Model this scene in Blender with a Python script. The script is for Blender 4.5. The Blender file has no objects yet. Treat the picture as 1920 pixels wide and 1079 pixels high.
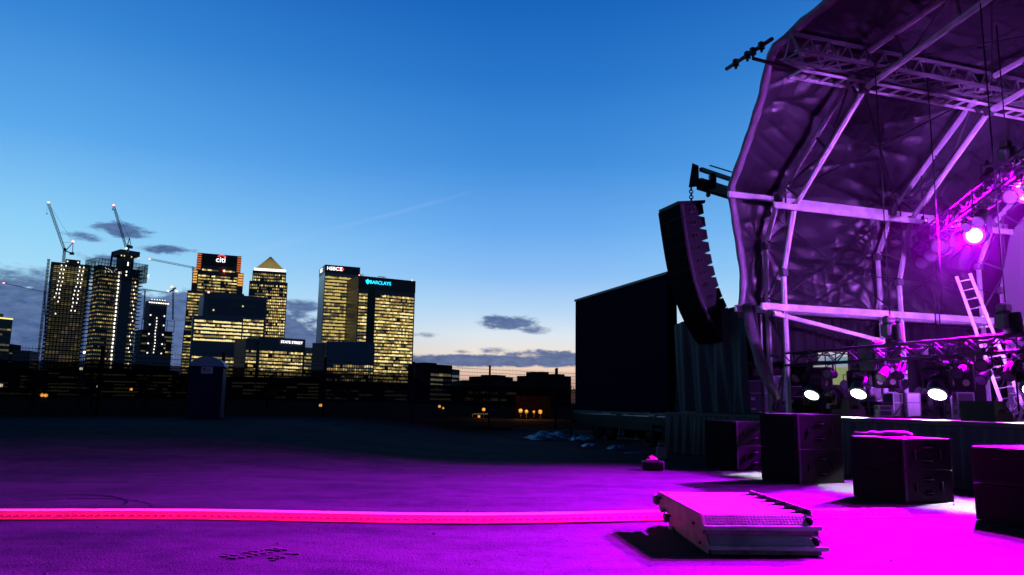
import bpy, math, random
from mathutils import Vector as V, Matrix
random.seed(7)
R_ = math.radians
sc = bpy.context.scene
C = sc.collection

# ------------------------------------------------------------------ camera
FPX = 1420.0; PITCH = math.atan(215/1420.0); ROLL = 0.015
F = V((0, math.cos(PITCH), math.sin(PITCH)))
_R0 = V((1, 0, 0)); _U0 = V((0, -math.sin(PITCH), math.cos(PITCH)))
CR = _R0*math.cos(ROLL) + _U0*math.sin(ROLL)
CU = _U0*math.cos(ROLL) - _R0*math.sin(ROLL)
EYE = V((0, 0, 1.6))
cd = bpy.data.cameras.new('camera'); cam = bpy.data.objects.new('camera', cd); C.objects.link(cam)
m = Matrix.Identity(4)
for i in range(3):
    m[i][0] = CR[i]; m[i][1] = CU[i]; m[i][2] = -F[i]; m[i][3] = EYE[i]
cam.matrix_world = m
cd.sensor_width = 36; cd.lens = 36*FPX/1920; cd.clip_end = 12000; cd.clip_start = .05
sc.camera = cam
sc.view_settings.view_transform = 'Standard'; sc.view_settings.look = 'None'
sc.view_settings.exposure = 0; sc.view_settings.gamma = 1
sc.cycles.use_denoising = True
sc.cycles.max_bounces = 5; sc.cycles.diffuse_bounces = 2; sc.cycles.glossy_bounces = 3
sc.cycles.transparent_max_bounces = 12
sc.cycles.sample_clamp_indirect = 3

def ray(px, py): return F*FPX + CR*(px-960) + CU*(539.5-py)
def at(px, py, y):
    d = ray(px, py); return EYE + d*(y/d.y)
def atz(px, py, z):
    d = ray(px, py); return EYE + d*((z-EYE.z)/d.z)
# stage axes: t along the stage front (towards the camera), s from the front to the back
W = V((.32, -.947, 0)).normalized(); D = V((.947, .32, 0)).normalized(); O = V((5.8, 26, 0))
def S(t, s, z): return O + W*t + D*s + V((0, 0, z))
def onS(px, py, s):
    d = ray(px, py); k = (O + D*s - EYE).dot(D)/d.dot(D); q = EYE + d*k
    return (q-O).dot(W), q.z
def PS(px, py, s):
    t, z = onS(px, py, s); return S(t, s, z)
def deck_t(px, s, z=1.36):
    # t on the deck level seen at picture column px for a given s
    lo, hi = -3.0, 18.0
    for _ in range(40):
        mid = (lo+hi)/2; q = S(mid, s, z)-EYE
        x = 960 + FPX*q.dot(CR)/q.dot(F)
        if x < px: lo = mid
        else: hi = mid
    return lo

def srgb(r, g, b):
    f = lambda c: ((c/255+.055)/1.055)**2.4 if c > 10 else c/255/12.92
    return (f(r), f(g), f(b), 1)

# ------------------------------------------------------------------ dusk sky
w = bpy.data.worlds.new('World'); sc.world = w; w.use_nodes = True
nt = w.node_tree; N = nt.nodes; Lk = nt.links; N.clear()
def nd(t, **k):
    n = N.new(t)
    for a, b in k.items(): setattr(n, a, b)
    return n
def mth(op, a, b=None, c=None, clamp=False):
    n = nd('ShaderNodeMath', operation=op, use_clamp=clamp)
    for i, v in enumerate((a, b, c)):
        if v is None: continue
        if isinstance(v, (int, float)): n.inputs[i].default_value = v
        else: Lk.new(v, n.inputs[i])
    return n.outputs[0]
tc = nd('ShaderNodeTexCoord'); sx = nd('ShaderNodeSeparateXYZ'); Lk.new(tc.outputs['Generated'], sx.inputs[0])
X, Y, Z = sx.outputs
az = mth('ARCTAN2', X, Y)                 # radians, 0 ahead, + to the right
el = mth('ARCSINE', Z)
# dusk gradient with elevation; the afterglow sits low, a little right of centre
eld = mth('MULTIPLY', el, 180/math.pi)
azd = mth('MULTIPLY', az, 180/math.pi)
glow = mth('POWER', mth('MAXIMUM', mth('COSINE', mth('SUBTRACT', az, R_(8))), 0.0), 3.0)
rmp = nd('ShaderNodeValToRGB'); Lk.new(mth('DIVIDE', eld, 60.0, clamp=True), rmp.inputs[0])
stops = [(0, (170, 126, 130)), (1.4, (222, 178, 156)), (2.4, (240, 210, 188)), (3.6, (240, 228, 216)), (5.0, (222, 232, 240)), (6.8, (184, 216, 246)), (9.5, (140, 192, 246)),
         (13, (104, 170, 239)), (18, (66, 142, 221)), (24, (40, 118, 203)), (30, (22, 98, 186)), (45, (6, 64, 156)), (60, (5, 48, 132))]
cr = rmp.color_ramp
while len(cr.elements) < len(stops): cr.elements.new(.5)
for e, (p_, c_) in zip(cr.elements, stops): e.position = p_/60; e.color = srgb(*c_)
# away from the afterglow the low sky turns blue-grey
rm2 = nd('ShaderNodeValToRGB'); Lk.new(mth('DIVIDE', eld, 60.0, clamp=True), rm2.inputs[0])
st2 = [(0, (120, 120, 150)), (3, (150, 160, 190)), (7, (172, 224, 248)), (11, (142, 208, 248)), (17, (92, 168, 236)), (24, (56, 134, 214)), (32, (22, 98, 188)), (60, (8, 48, 130))]
c2 = rm2.color_ramp
while len(c2.elements) < len(st2): c2.elements.new(.5)
for e, (p_, c_) in zip(c2.elements, st2): e.position = p_/60; e.color = srgb(*c_)
mixA = nd('ShaderNodeMix', data_type='RGBA')
Lk.new(mth('MULTIPLY_ADD', mth('ABSOLUTE', mth('SUBTRACT', az, R_(2))), 1.9, -0.12, clamp=True), mixA.inputs['Factor'])
Lk.new(rmp.outputs[0], mixA.inputs['A']); Lk.new(rm2.outputs[0], mixA.inputs['B'])
# clouds
cmb = nd('ShaderNodeCombineXYZ'); Lk.new(azd, cmb.inputs[0]); Lk.new(mth('MULTIPLY', eld, 2.6), cmb.inputs[1])
def noise(scale, detail, rough, off=0):
    n = nd('ShaderNodeTexNoise'); n.inputs['Scale'].default_value = scale; n.inputs['Detail'].default_value = detail
    n.inputs['Roughness'].default_value = rough
    mp = nd('ShaderNodeMapping'); mp.inputs['Location'].default_value = (off, off*.7, off*.3)
    Lk.new(cmb.outputs[0], mp.inputs[0]); Lk.new(mp.outputs[0], n.inputs['Vector'])
    return n.outputs['Fac']
nA = noise(.42, 6, .62); nB = noise(1.1, 5, .6, 5)
def dirang(px, py):
    d = ray(px, py).normalized(); return math.degrees(math.atan2(d.x, d.y)), math.degrees(math.asin(d.z))
CL = [(120, 655, 420, 118, .55), (330, 640, 210, 92, .55), (520, 662, 120, 78, .7), (-400, 640, 420, 150, .55), (230, 431, 52, 15, 1.0), (160, 445, 34, 9, .7), (310, 469, 50, 9, .9),
      (196, 487, 60, 14, .7), (560, 575, 45, 14, .8), (950, 606, 66, 17, 1.0), (1000, 617, 45, 10, .6), (800, 628, 32, 6, .5), (905, 677, 260, 13, 1.6), (1100, 675, 190, 16, 1.4), (925, 657, 42, 7, .6),
      (1010, 664, 90, 9, .9), (870, 660, 22, 4, .5), (1010, 715, 80, 9, .5), (1400, 690, 300, 30, .7), (45, 525, 120, 26, .7)]
tot = None
nmix = mth('MULTIPLY_ADD', nA, .65, mth('MULTIPLY', nB, .35))
for (px, py, rx, ry, hard) in CL:
    a0, e0 = dirang(px, py); kx = rx/1420*57.3; ky = ry/1420*57.3
    dx = mth('DIVIDE', mth('SUBTRACT', azd, a0), kx); dy = mth('DIVIDE', mth('SUBTRACT', mth('MULTIPLY_ADD', azd, -.0, eld), e0), ky)
    r2 = mth('ADD', mth('MULTIPLY', dx, dx), mth('MULTIPLY', dy, dy))
    big = 1 if ry > 60 else 0
    v = mth('ADD', mth('SUBTRACT', 1.0, r2), mth('MULTIPLY', mth('SUBTRACT', nmix, .5), 2.2 if big else (2.6 if rx > 120 else 5.0)))
    v = mth('MULTIPLY', v, 3.0 if big else 1.1*hard, clamp=True)
    tot = v if tot is None else mth('MAXIMUM', tot, v)
sm = nd('ShaderNodeMapRange', interpolation_type='SMOOTHSTEP'); Lk.new(tot, sm.inputs[0])
ccol = nd('ShaderNodeMix', data_type='RGBA'); Lk.new(mth('MULTIPLY_ADD', nB, 2.4, -.7, clamp=True), ccol.inputs['Factor'])
ccol.inputs['A'].default_value = srgb(52, 78, 128); ccol.inputs['B'].default_value = srgb(92, 116, 164)
mixC = nd('ShaderNodeMix', data_type='RGBA'); Lk.new(mth('MULTIPLY', sm.outputs[0], .93), mixC.inputs['Factor'])
Lk.new(mixA.outputs['Result'], mixC.inputs['A']); Lk.new(ccol.outputs['Result'], mixC.inputs['B'])
# old vapour trails
def trail(p0, p1, wid, amt, src):
    (a0, e0), (a1, e1) = dirang(*p0), dirang(*p1)
    L = math.hypot(a1-a0, e1-e0); ux, uy = (a1-a0)/L, (e1-e0)/L
    u = mth('ADD', mth('MULTIPLY', mth('SUBTRACT', azd, a0), ux), mth('MULTIPLY', mth('SUBTRACT', eld, e0), uy))
    v = mth('ADD', mth('MULTIPLY', mth('SUBTRACT', azd, a0), -uy), mth('MULTIPLY', mth('SUBTRACT', eld, e0), ux))
    un = mth('DIVIDE', u, L)
    env = mth('MULTIPLY', mth('MULTIPLY', un, mth('SUBTRACT', 1.0, un), clamp=True), 4.0)
    g = mth('POWER', 2.718, mth('MULTIPLY', mth('MULTIPLY', v, v), -1/(wid*wid)))
    k = mth('MULTIPLY', mth('MULTIPLY', env, g), mth('MULTIPLY', nA, amt*1.6), clamp=True)
    mx = nd('ShaderNodeMix', data_type='RGBA'); Lk.new(k, mx.inputs['Factor']); Lk.new(src, mx.inputs['A'])
    mx.inputs['B'].default_value = srgb(190, 205, 240)
    return mx.outputs['Result']
o_ = trail((560, 445), (900, 355), .12, .15, mixC.outputs['Result'])
o_ = trail((400, 490), (600, 440), .25, .12, o_)
ef = mth('MULTIPLY_ADD', mth('ABSOLUTE', az), -1.35, 2.15, clamp=True)
ef = mth('MULTIPLY_ADD', ef, .78, .22)
zf = mth('MULTIPLY_ADD', eld, -1/24.0, 2.5, clamp=True)
zf = mth('MULTIPLY_ADD', zf, .75, .25)
dk = nd('ShaderNodeMix', data_type='RGBA', blend_type='MULTIPLY'); dk.inputs['Factor'].default_value = 1
Lk.new(o_, dk.inputs['A']); Lk.new(mth('MULTIPLY', ef, zf), dk.inputs['B']); o_ = dk.outputs['Result']
bg = nd('ShaderNodeBackground'); Lk.new(o_, bg.inputs['Color']); bg.inputs['Strength'].default_value = 1.0
wo = nd('ShaderNodeOutputWorld'); Lk.new(bg.outputs[0], wo.inputs[0])

# ------------------------------------------------------------------ materials
MATS = {}
def mat(name, col, rough=.7, metal=0, emit=0, ecol=None, bump=None, var=None, alpha=None, spec=None, coat=0):
    if name in MATS: return MATS[name]
    mm = bpy.data.materials.new(name); mm.use_nodes = True; MATS[name] = mm
    t = mm.node_tree; b = t.nodes['Principled BSDF']
    b.inputs['Base Color'].default_value = (*col[:3], 1); b.inputs['Roughness'].default_value = rough
    b.inputs['Metallic'].default_value = metal
    if spec is not None: b.inputs['Specular IOR Level'].default_value = spec
    if coat: b.inputs['Coat Weight'].default_value = coat
    if emit:
        b.inputs['Emission Color'].default_value = (*(ecol or col)[:3], 1); b.inputs['Emission Strength'].default_value = emit
    co = t.nodes.new('ShaderNodeTexCoord')
    if var:   # (scale, amount)
        n = t.nodes.new('ShaderNodeTexNoise'); n.inputs['Scale'].default_value = var[0]; n.inputs['Detail'].default_value = 5
        t.links.new(co.outputs['Object'], n.inputs['Vector'])
        mr = t.nodes.new('ShaderNodeMapRange'); mr.inputs[1].default_value = .3; mr.inputs[2].default_value = .7
        mr.inputs[3].default_value = 1-var[1]; mr.inputs[4].default_value = 1+var[1]
        t.links.new(n.outputs['Fac'], mr.inputs[0])
        mx = t.nodes.new('ShaderNodeMix'); mx.data_type = 'RGBA'; mx.blend_type = 'MULTIPLY'; mx.inputs['Factor'].default_value = 1
        mx.inputs['A'].default_value = (*col[:3], 1); t.links.new(mr.outputs[0], mx.inputs['B']); t.links.new(mx.outputs['Result'], b.inputs['Base Color'])
    if bump:  # (scale, strength, distance)
        n = t.nodes.new('ShaderNodeTexNoise'); n.inputs['Scale'].default_value = bump[0]; n.inputs['Detail'].default_value = 6
        t.links.new(co.outputs['Object'], n.inputs['Vector'])
        bp = t.nodes.new('ShaderNodeBump'); bp.inputs['Strength'].default_value = bump[1]; bp.inputs['Distance'].default_value = bump[2]
        t.links.new(n.outputs['Fac'], bp.inputs['Height']); t.links.new(bp.outputs[0], b.inputs['Normal'])
    if alpha is not None: b.inputs['Alpha'].default_value = alpha
    return mm
ALU = mat('aluminium', (.60, .57, .60), .38, .35, var=(3, .2), bump=(40, .15, .01))
ALUD = mat('dull_aluminium', (.09, .09, .10), .5, .3, var=(3, .3))
BLK = mat('black_paint', (.006, .006, .008), .5, var=(4, .3), spec=.22)
BLKG = mat('black_gloss', (.015, .015, .018), .25)
GRILL = mat('black_grille', (.0035, .0035, .006), .8, bump=(160, .5, .005), spec=.05)
CABW = mat('cabinet_wood', (.010, .008, .010), .5, bump=(60, .3, .004), var=(2, .3), spec=.2)
RUB = mat('rubber', (.004, .004, .004), .9, spec=.1)
WHT = mat('white_panel', (.55, .56, .60), .5, var=(3, .15))
CASE = mat('flight_case_ply', (.03, .03, .045), .4, bump=(50, .2, .004))
CLOTH = mat('black_cloth', (.004, .006, .010), .75, bump=(30, .4, .02), var=(1.2, .35))

# ------------------------------------------------------------------ mesh builder
class MB:
    def __init__(s): s.v = []; s.f = []; s.m = []; s.mats = []; s.sm = []
    def mi(s, mm):
        if mm is None: return 0
        if mm not in s.mats: s.mats.append(mm)
        return s.mats.index(mm)
    def poly(s, pts, mm=None, smooth=False):
        i = len(s.v); s.v += [tuple(p) for p in pts]; s.f.append(tuple(range(i, i+len(pts)))); s.m.append(s.mi(mm)); s.sm.append(smooth); return s
    def hexa(s, p, mm=None):   # 8 corners: bottom 4 ccw, top 4 ccw
        i = len(s.v); s.v += [tuple(q) for q in p]
        for f in ((3, 2, 1, 0), (4, 5, 6, 7), (0, 1, 5, 4), (1, 2, 6, 5), (2, 3, 7, 6), (3, 0, 4, 7)):
            s.f.append(tuple(i+k for k in f)); s.m.append(s.mi(mm)); s.sm.append(False)
        return s
    def box(s, c, sz, ax=None, mm=None):
        c = V(c); a, b, d = ax or (V((1, 0, 0)), V((0, 1, 0)), V((0, 0, 1)))
        a = a*(sz[0]/2); b = b*(sz[1]/2); d = d*(sz[2]/2)
        return s.hexa([c-a-b-d, c+a-b-d, c+a+b-d, c-a+b-d, c-a-b+d, c+a-b+d, c+a+b+d, c-a+b+d], mm)
    def rbox(s, c, sz, r=.02, ax=None, mm=None):  # box with chamfered vertical and horizontal edges
        c = V(c); a, b, d = ax or (V((1, 0, 0)), V((0, 1, 0)), V((0, 0, 1)))
        X, Y, Z = sz[0]/2, sz[1]/2, sz[2]/2
        def ring(z, ins):
            x, y = X-ins, Y-ins
            return [(x-r, -y, z), (x, -y+r, z), (x, y-r, z), (x-r, y, z), (-x+r, y, z), (-x, y-r, z), (-x, -y+r, z), (-x+r, -y, z)]
        rings = [ring(-Z, r), ring(-Z+r, 0), ring(Z-r, 0), ring(Z, r)]
        i = len(s.v)
        for rg in rings:
            for q in rg: s.v.append(tuple(c + a*q[0] + b*q[1] + d*q[2]))
        k = s.mi(mm)
        for j in range(3):
            for n in range(8):
                s.f.append((i+j*8+n, i+j*8+(n+1) % 8, i+(j+1)*8+(n+1) % 8, i+(j+1)*8+n)); s.m.append(k); s.sm.append(False)
        s.f.append(tuple(i+n for n in reversed(range(8)))); s.m.append(k); s.sm.append(False)
        s.f.append(tuple(i+24+n for n in range(8))); s.m.append(k); s.sm.append(False)
        return s
    def bar(s, p, q, w, h=None, up=V((0, 0, 1)), mm=None):
        p = V(p); q = V(q); h = h or w; d = q-p; L = d.length
        if L < 1e-5: return s
        d = d/L
        if abs(d.dot(up)) > .98: up = V((1, 0, 0)) if abs(d.x) < .9 else V((0, 1, 0))
        a = d.cross(up).normalized(); b = a.cross(d)
        return s.box((p+q)/2, (w, h, L), (a, b, d), mm)
    def tube(s, pts, r, n=6, mm=None, smooth=True, cap=True):
        pts = [V(p) for p in pts]; rr = r if isinstance(r, (list, tuple)) else [r]*len(pts)
        i = len(s.v); k = s.mi(mm); prev = None
        for j, p in enumerate(pts):
            d = (pts[min(j+1, len(pts)-1)] - pts[max(j-1, 0)]).normalized()
            if prev is None:
                up = V((0, 0, 1)) if abs(d.z) < .9 else V((1, 0, 0)); a = d.cross(up).normalized()
            else:
                a = (prev - d*prev.dot(d)).normalized()
            prev = a; b = d.cross(a)
            for u in range(n):
                t = 2*math.pi*u/n; s.v.append(tuple(p + (a*math.cos(t)+b*math.sin(t))*rr[j]))
        for j in range(len(pts)-1):
            for u in range(n):
                s.f.append((i+j*n+u, i+j*n+(u+1) % n, i+(j+1)*n+(u+1) % n, i+(j+1)*n+u)); s.m.append(k); s.sm.append(smooth)
        if cap:
            s.f.append(tuple(i+u for u in reversed(range(n)))); s.m.append(k); s.sm.append(False)
            s.f.append(tuple(i+(len(pts)-1)*n+u for u in range(n))); s.m.append(k); s.sm.append(False)
        return s
    def grid(s, fn, nu, nv, mm=None, smooth=True):
        i = len(s.v); k = s.mi(mm)
        for a in range(nu+1):
            for b in range(nv+1): s.v.append(tuple(fn(a/nu, b/nv)))
        for a in range(nu):
            for b in range(nv):
                q = i+a*(nv+1)+b; s.f.append((q, q+1, q+nv+2, q+nv+1)); s.m.append(k); s.sm.append(smooth)
        return s
    def disc(s, c, nrm, r, n=20, mm=None, up=V((0, 0, 1))):
        nrm = V(nrm).normalized(); a = nrm.cross(up).normalized(); b = a.cross(nrm)
        return s.poly([V(c)+(a*math.cos(2*math.pi*i/n)+b*math.sin(2*math.pi*i/n))*r for i in range(n)], mm)
    def build(s, name, mm=None, parent=None):
        me = bpy.data.meshes.new(name)
        org = parent.matrix_world.translation.copy() if parent is not None else None
        vs = s.v if org is None else [(x-org.x, y-org.y, z-org.z) for x, y, z in s.v]
        me.from_pydata(vs, [], s.f)
        mats = s.mats or [mm]
        for q in mats: me.materials.append(q)
        me.polygons.foreach_set('material_index', s.m if s.mats else [0]*len(s.f))
        me.polygons.foreach_set('use_smooth', s.sm); me.update()
        o = bpy.data.objects.new(name, me); C.objects.link(o)
        if parent is not None: o.parent = parent; o.matrix_world = Matrix.Translation(org)
        return o
def tag(o, label=None, cat=None, group=None, kind=None):
    if label: o['label'] = label
    if cat: o['category'] = cat
    if group: o['group'] = group
    if kind: o['kind'] = kind
    return o
def thing(name, label, cat, loc=(0, 0, 0), group=None):
    o = bpy.data.objects.new(name, None); C.objects.link(o); o.location = loc; o.matrix_world = Matrix.Translation(V(loc))
    o.empty_display_size = .2
    return tag(o, label, cat, group)
def copy_tree(o, parent=None):
    c = o.copy(); C.objects.link(c)
    if parent is not None: c.parent = parent
    for ch in list(o.children): copy_tree(ch, c)
    return c
def place(o, loc, rot=None, label=None, group=None):
    if rot is None: o.matrix_world = Matrix.Translation(V(loc))
    else: o.matrix_world = Matrix.Translation(V(loc)) @ rot
    if label: o['label'] = label
    if group: o['group'] = group
    return o
def axes_rot(x, y, z):
    r = Matrix.Identity(4)
    for i in range(3): r[i][0] = x[i]; r[i][1] = y[i]; r[i][2] = z[i]
    return r
def text(name, body, size, m_, mm, parent, extrude=.02):
    cu = bpy.data.curves.new(name, 'FONT'); cu.body = body; cu.size = size; cu.extrude = extrude
    cu.align_x = 'CENTER'; cu.align_y = 'CENTER'; cu.materials.append(mm)
    tmp = bpy.data.objects.new(name, cu); C.objects.link(tmp); bpy.context.view_layer.update()
    me = bpy.data.meshes.new_from_object(tmp.evaluated_get(bpy.context.evaluated_depsgraph_get())); bpy.data.objects.remove(tmp)
    me.materials.clear(); me.materials.append(mm)
    o = bpy.data.objects.new(name, me); C.objects.link(o); o.parent = parent; o.matrix_world = m_
    return o
def hsh(*a):
    x = math.sin(sum((i+1.37)*v*12.9898*(i*.71+1) for i, v in enumerate(a)))*43758.5453; return x-math.floor(x)
def sstep(a, b, x):
    t = max(0, min(1, (x-a)/(b-a))); return t*t*(3-2*t)

# ------------------------------------------------------------------ ground
def gz(x, y):
    k = sstep(16, 27, y - .12*x) * (1-sstep(46, 60, y)) * (1-sstep(-9, -1, x))
    near = math.exp(-max(0, abs(y)-40)/20)
    return .8*k + near*(.014*math.sin(x*.9+1.3*math.sin(y*.5)) + .011*math.sin(y*1.1+x*.4)*(1-sstep(20, 40, abs(x))))
gb = MB()
def lines(fine0, fine1, step, far):
    L = [fine0+i*step for i in range(int((fine1-fine0)/step)+1)]
    a, d = L[-1], step
    while a < far: d *= 1.35; a += d; L.append(a)
    a, d = L[0], step
    while a > -far: d *= 1.35; a -= d; L.insert(0, a)
    return L
gx = lines(-22, 14, .3, 5000); gy = lines(1, 50, .3, 5000)
gb.v = [(x, y, gz(x, y)) for y in gy for x in gx]; nx = len(gx)
for j in range(len(gy)-1):
    for i in range(nx-1):
        gb.f.append((j*nx+i, j*nx+i+1, (j+1)*nx+i+1, (j+1)*nx+i)); gb.m.append(0); gb.sm.append(True)
gm = bpy.data.materials.new('worn_asphalt'); gm.use_nodes = True
t = gm.node_tree; b = t.nodes['Principled BSDF']; b.inputs['Roughness'].default_value = .9; b.inputs['Specular IOR Level'].default_value = .08
co = t.nodes.new('ShaderNodeTexCoord')
def gn(scale, det, rough=.6, vec=None):
    n = t.nodes.new('ShaderNodeTexNoise'); n.inputs['Scale'].default_value = scale; n.inputs['Detail'].default_value = det; n.inputs['Roughness'].default_value = rough
    t.links.new(vec or co.outputs['Object'], n.inputs['Vector']); return n.outputs['Fac']
def gmath(op, a, b_=None, clamp=False):
    n = t.nodes.new('ShaderNodeMath'); n.operation = op; n.use_clamp = clamp
    for i, v in enumerate((a, b_)):
        if v is None: continue
        if isinstance(v, (int, float)): n.inputs[i].default_value = v
        else: t.links.new(v, n.inputs[i])
    return n.outputs[0]
mpv = t.nodes.new('ShaderNodeMapping'); mpv.inputs['Scale'].default_value = (.35, 1, 1); t.links.new(co.outputs['Object'], mpv.inputs[0])
n1 = gn(.8, 9, .72, mpv.outputs[0]); n2 = gn(2.2, 8, .7); n3 = gn(38, 3, .6); n4 = gn(9, 5, .7)
r1 = t.nodes.new('ShaderNodeValToRGB'); t.links.new(gmath('ADD', gmath('MULTIPLY', n1, .7), gmath('MULTIPLY', n2, .3)), r1.inputs[0])
r1.color_ramp.elements[0].position = .40; r1.color_ramp.elements[0].color = (.0060, .0052, .0105, 1)
r1.color_ramp.elements[1].position = .57; r1.color_ramp.elements[1].color = (.026, .0235, .0285, 1)
vor = t.nodes.new('ShaderNodeTexVoronoi'); vor.inputs['Scale'].default_value = 55; t.links.new(co.outputs['Object'], vor.inputs['Vector'])
mx = t.nodes.new('ShaderNodeMix'); mx.data_type = 'RGBA'; mx.blend_type = 'MULTIPLY'; mx.inputs['Factor'].default_value = .75
mr = t.nodes.new('ShaderNodeMapRange'); mr.inputs[1].default_value = .25; mr.inputs[2].default_value = .75; mr.inputs[3].default_value = .45; mr.inputs[4].default_value = 1.45
t.links.new(n3, mr.inputs[0]); t.links.new(r1.outputs[0], mx.inputs['A']); t.links.new(mr.outputs[0], mx.inputs['B'])
# small dark spots at random
sp = t.nodes.new('ShaderNodeMapRange'); sp.inputs[1].default_value = .60; sp.inputs[2].default_value = .68; sp.inputs[3].default_value = 1; sp.inputs[4].default_value = .35
t.links.new(gmath('ADD', gmath('MULTIPLY', n4, .65), gmath('MULTIPLY', n1, .35)), sp.inputs[0])
mx2 = t.nodes.new('ShaderNodeMix'); mx2.data_type = 'RGBA'; mx2.blend_type = 'MULTIPLY'; mx2.inputs['Factor'].default_value = .8
t.links.new(mx.outputs['Result'], mx2.inputs['A']); t.links.new(sp.outputs[0], mx2.inputs['B']); t.links.new(mx2.outputs['Result'], b.inputs['Base Color'])
bp = t.nodes.new('ShaderNodeBump'); bp.inputs['Strength'].default_value = .6; bp.inputs['Distance'].default_value = .025
t.links.new(gmath('ADD', gmath('ADD', gmath('MULTIPLY', n3, .35), gmath('MULTIPLY', n4, .7)), gmath('MULTIPLY', vor.outputs['Distance'], .35)), bp.inputs['Height'])
t.links.new(bp.outputs[0], b.inputs['Normal'])
tag(gb.build('ground', gm), kind='structure')

# loose chippings on the ground (uncountable)
gr = MB(); ST = mat('chippings', (.035, .033, .036), .9, spec=.1)
for i in range(1500):
    y = 4.5+random.random()**1.6*13; x = random.uniform(-.75, .62)*y; r = random.uniform(.004, .012)*(1 if random.random() < .96 else 2.2)
    c = V((x, y, gz(x, y)+r*.3)); pts = [c+V((math.cos(a)*r*random.uniform(.7, 1.3), math.sin(a)*r*random.uniform(.7, 1.3), 0)) for a in (0, 1.25, 2.5, 3.8, 5)]
    top = c+V((0, 0, r*.8))
    for k in range(5): gr.poly([pts[k], pts[(k+1) % 5], top])
tag(gr.build('gravel', ST), 'loose stone chippings scattered on the lit tarmac', 'gravel', kind='stuff')
# dried mud tyre prints: rows of raised lugs
def mudprint(px, py, ang, n, label, w_=.34):
    c = atz(px, py, 0); mb = MB(); ca, sa = math.cos(ang), math.sin(ang)
    for i in range(n):
        for j in range(2):
            if random.random() < .18: continue
            u = (i-n/2)*.085 + random.uniform(-.01, .01); v = (j-.5)*w_*.55 + random.uniform(-.015, .015)
            q = V((c.x+u*ca-v*sa, c.y+u*sa+v*ca, 0)); q.z = gz(q.x, q.y)+.008
            mb.rbox(q, (.024+random.uniform(0, .022), w_*random.uniform(.35, .62), .008+random.uniform(0, .006)), .003, (V((math.cos(ang+.5), math.sin(ang+.5), 0)), V((-math.sin(ang+.5), math.cos(ang+.5), 0)), V((0, 0, 1))))
    tag(mb.build('mud_print', mat('dried_mud', (.005, .0045, .006), .9, bump=(30, .6, .02))), label, 'mud', kind='stuff')
mudprint(484, 1040, .95, 8, 'dark ridged tyre print of dried mud nearest the camera', .24)
mudprint(533, 1046, 1.15, 5, 'short broken tyre print beside the larger one', .13)

tb_ = MB()
def scuff(px, py, a0, a1, R, wd, seed):
    c = atz(px, py, 0); rnd = random.Random(seed); n = 40; prev = None
    for i in range(n+1):
        a = a0+(a1-a0)*i/n; k = (rnd.random()**.5)*wd*(.4+.6*abs(math.sin(i*.55+seed)))*math.sin(math.pi*min(1, max(.02, i/n)))**.5
        cx, cy = c.x+R*math.cos(a), c.y+R*math.sin(a); p = V((cx-k*math.cos(a), cy-k*math.sin(a), 0)); q = V((cx+k*math.cos(a), cy+k*math.sin(a), 0))
        p.z = gz(p.x, p.y)+.005; q.z = gz(q.x, q.y)+.005
        if prev and rnd.random() > .12: tb_.poly([prev[0], p, q, prev[1]])
        prev = (p, q)
scuff(60, 960, .4, 2.5, 1.5, .07, 1); scuff(20, 950, .1, 1.9, 1.5, .06, 2); scuff(330, 905, .9, 1.7, 6, .05, 3); scuff(760, 1010, 1.1, 1.9, 4, .03, 4); scuff(1000, 925, .8, 1.3, 8, .03, 5); scuff(250, 1150, 1.3, 1.9, 5, .03, 6)
tag(tb_.build('tyre_marks', mat('tyre_mark', (.004, .0035, .006), .95, spec=.05)), 'faint dark curved tyre marks on the tarmac', 'tyre marks', kind='stuff')
# ------------------------------------------------------------------ skyline towers
GL = mat('tower_glass', (.12, .15, .19), .25, spec=.6)
DK = mat('dark_glass', (.035, .06, .10), .3)
CONC = mat('tower_concrete', (.10, .10, .11), .8)
STEEL = mat('tower_steel', (.16, .17, .19), .5)
WIN = [mat('window_bright', (.1, .1, .1), .5, emit=1.2, ecol=(1, .80, .32)), mat('window_warm', (.1, .1, .1), .5, emit=.66, ecol=(1, .74, .20)),
       mat('window_dim', (.08, .08, .08), .5, emit=.29, ecol=(.95, .74, .24)), mat('window_amber', (.08, .08, .08), .5, emit=.55, ecol=(1, .50, .16)),
       mat('window_faint', (.05, .05, .05), .4, emit=.11, ecol=(.8, .72, .36)), mat('window_dark', (.04, .06, .10), .4, spec=.4)]
WINW = mat('work_light_white', (.2, .2, .2), .5, emit=2.2, ecol=(1, .93, .78))
RED = mat('red_beacon', (.3, .02, .02), .5, emit=9, ecol=(1, .16, .10))
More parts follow.
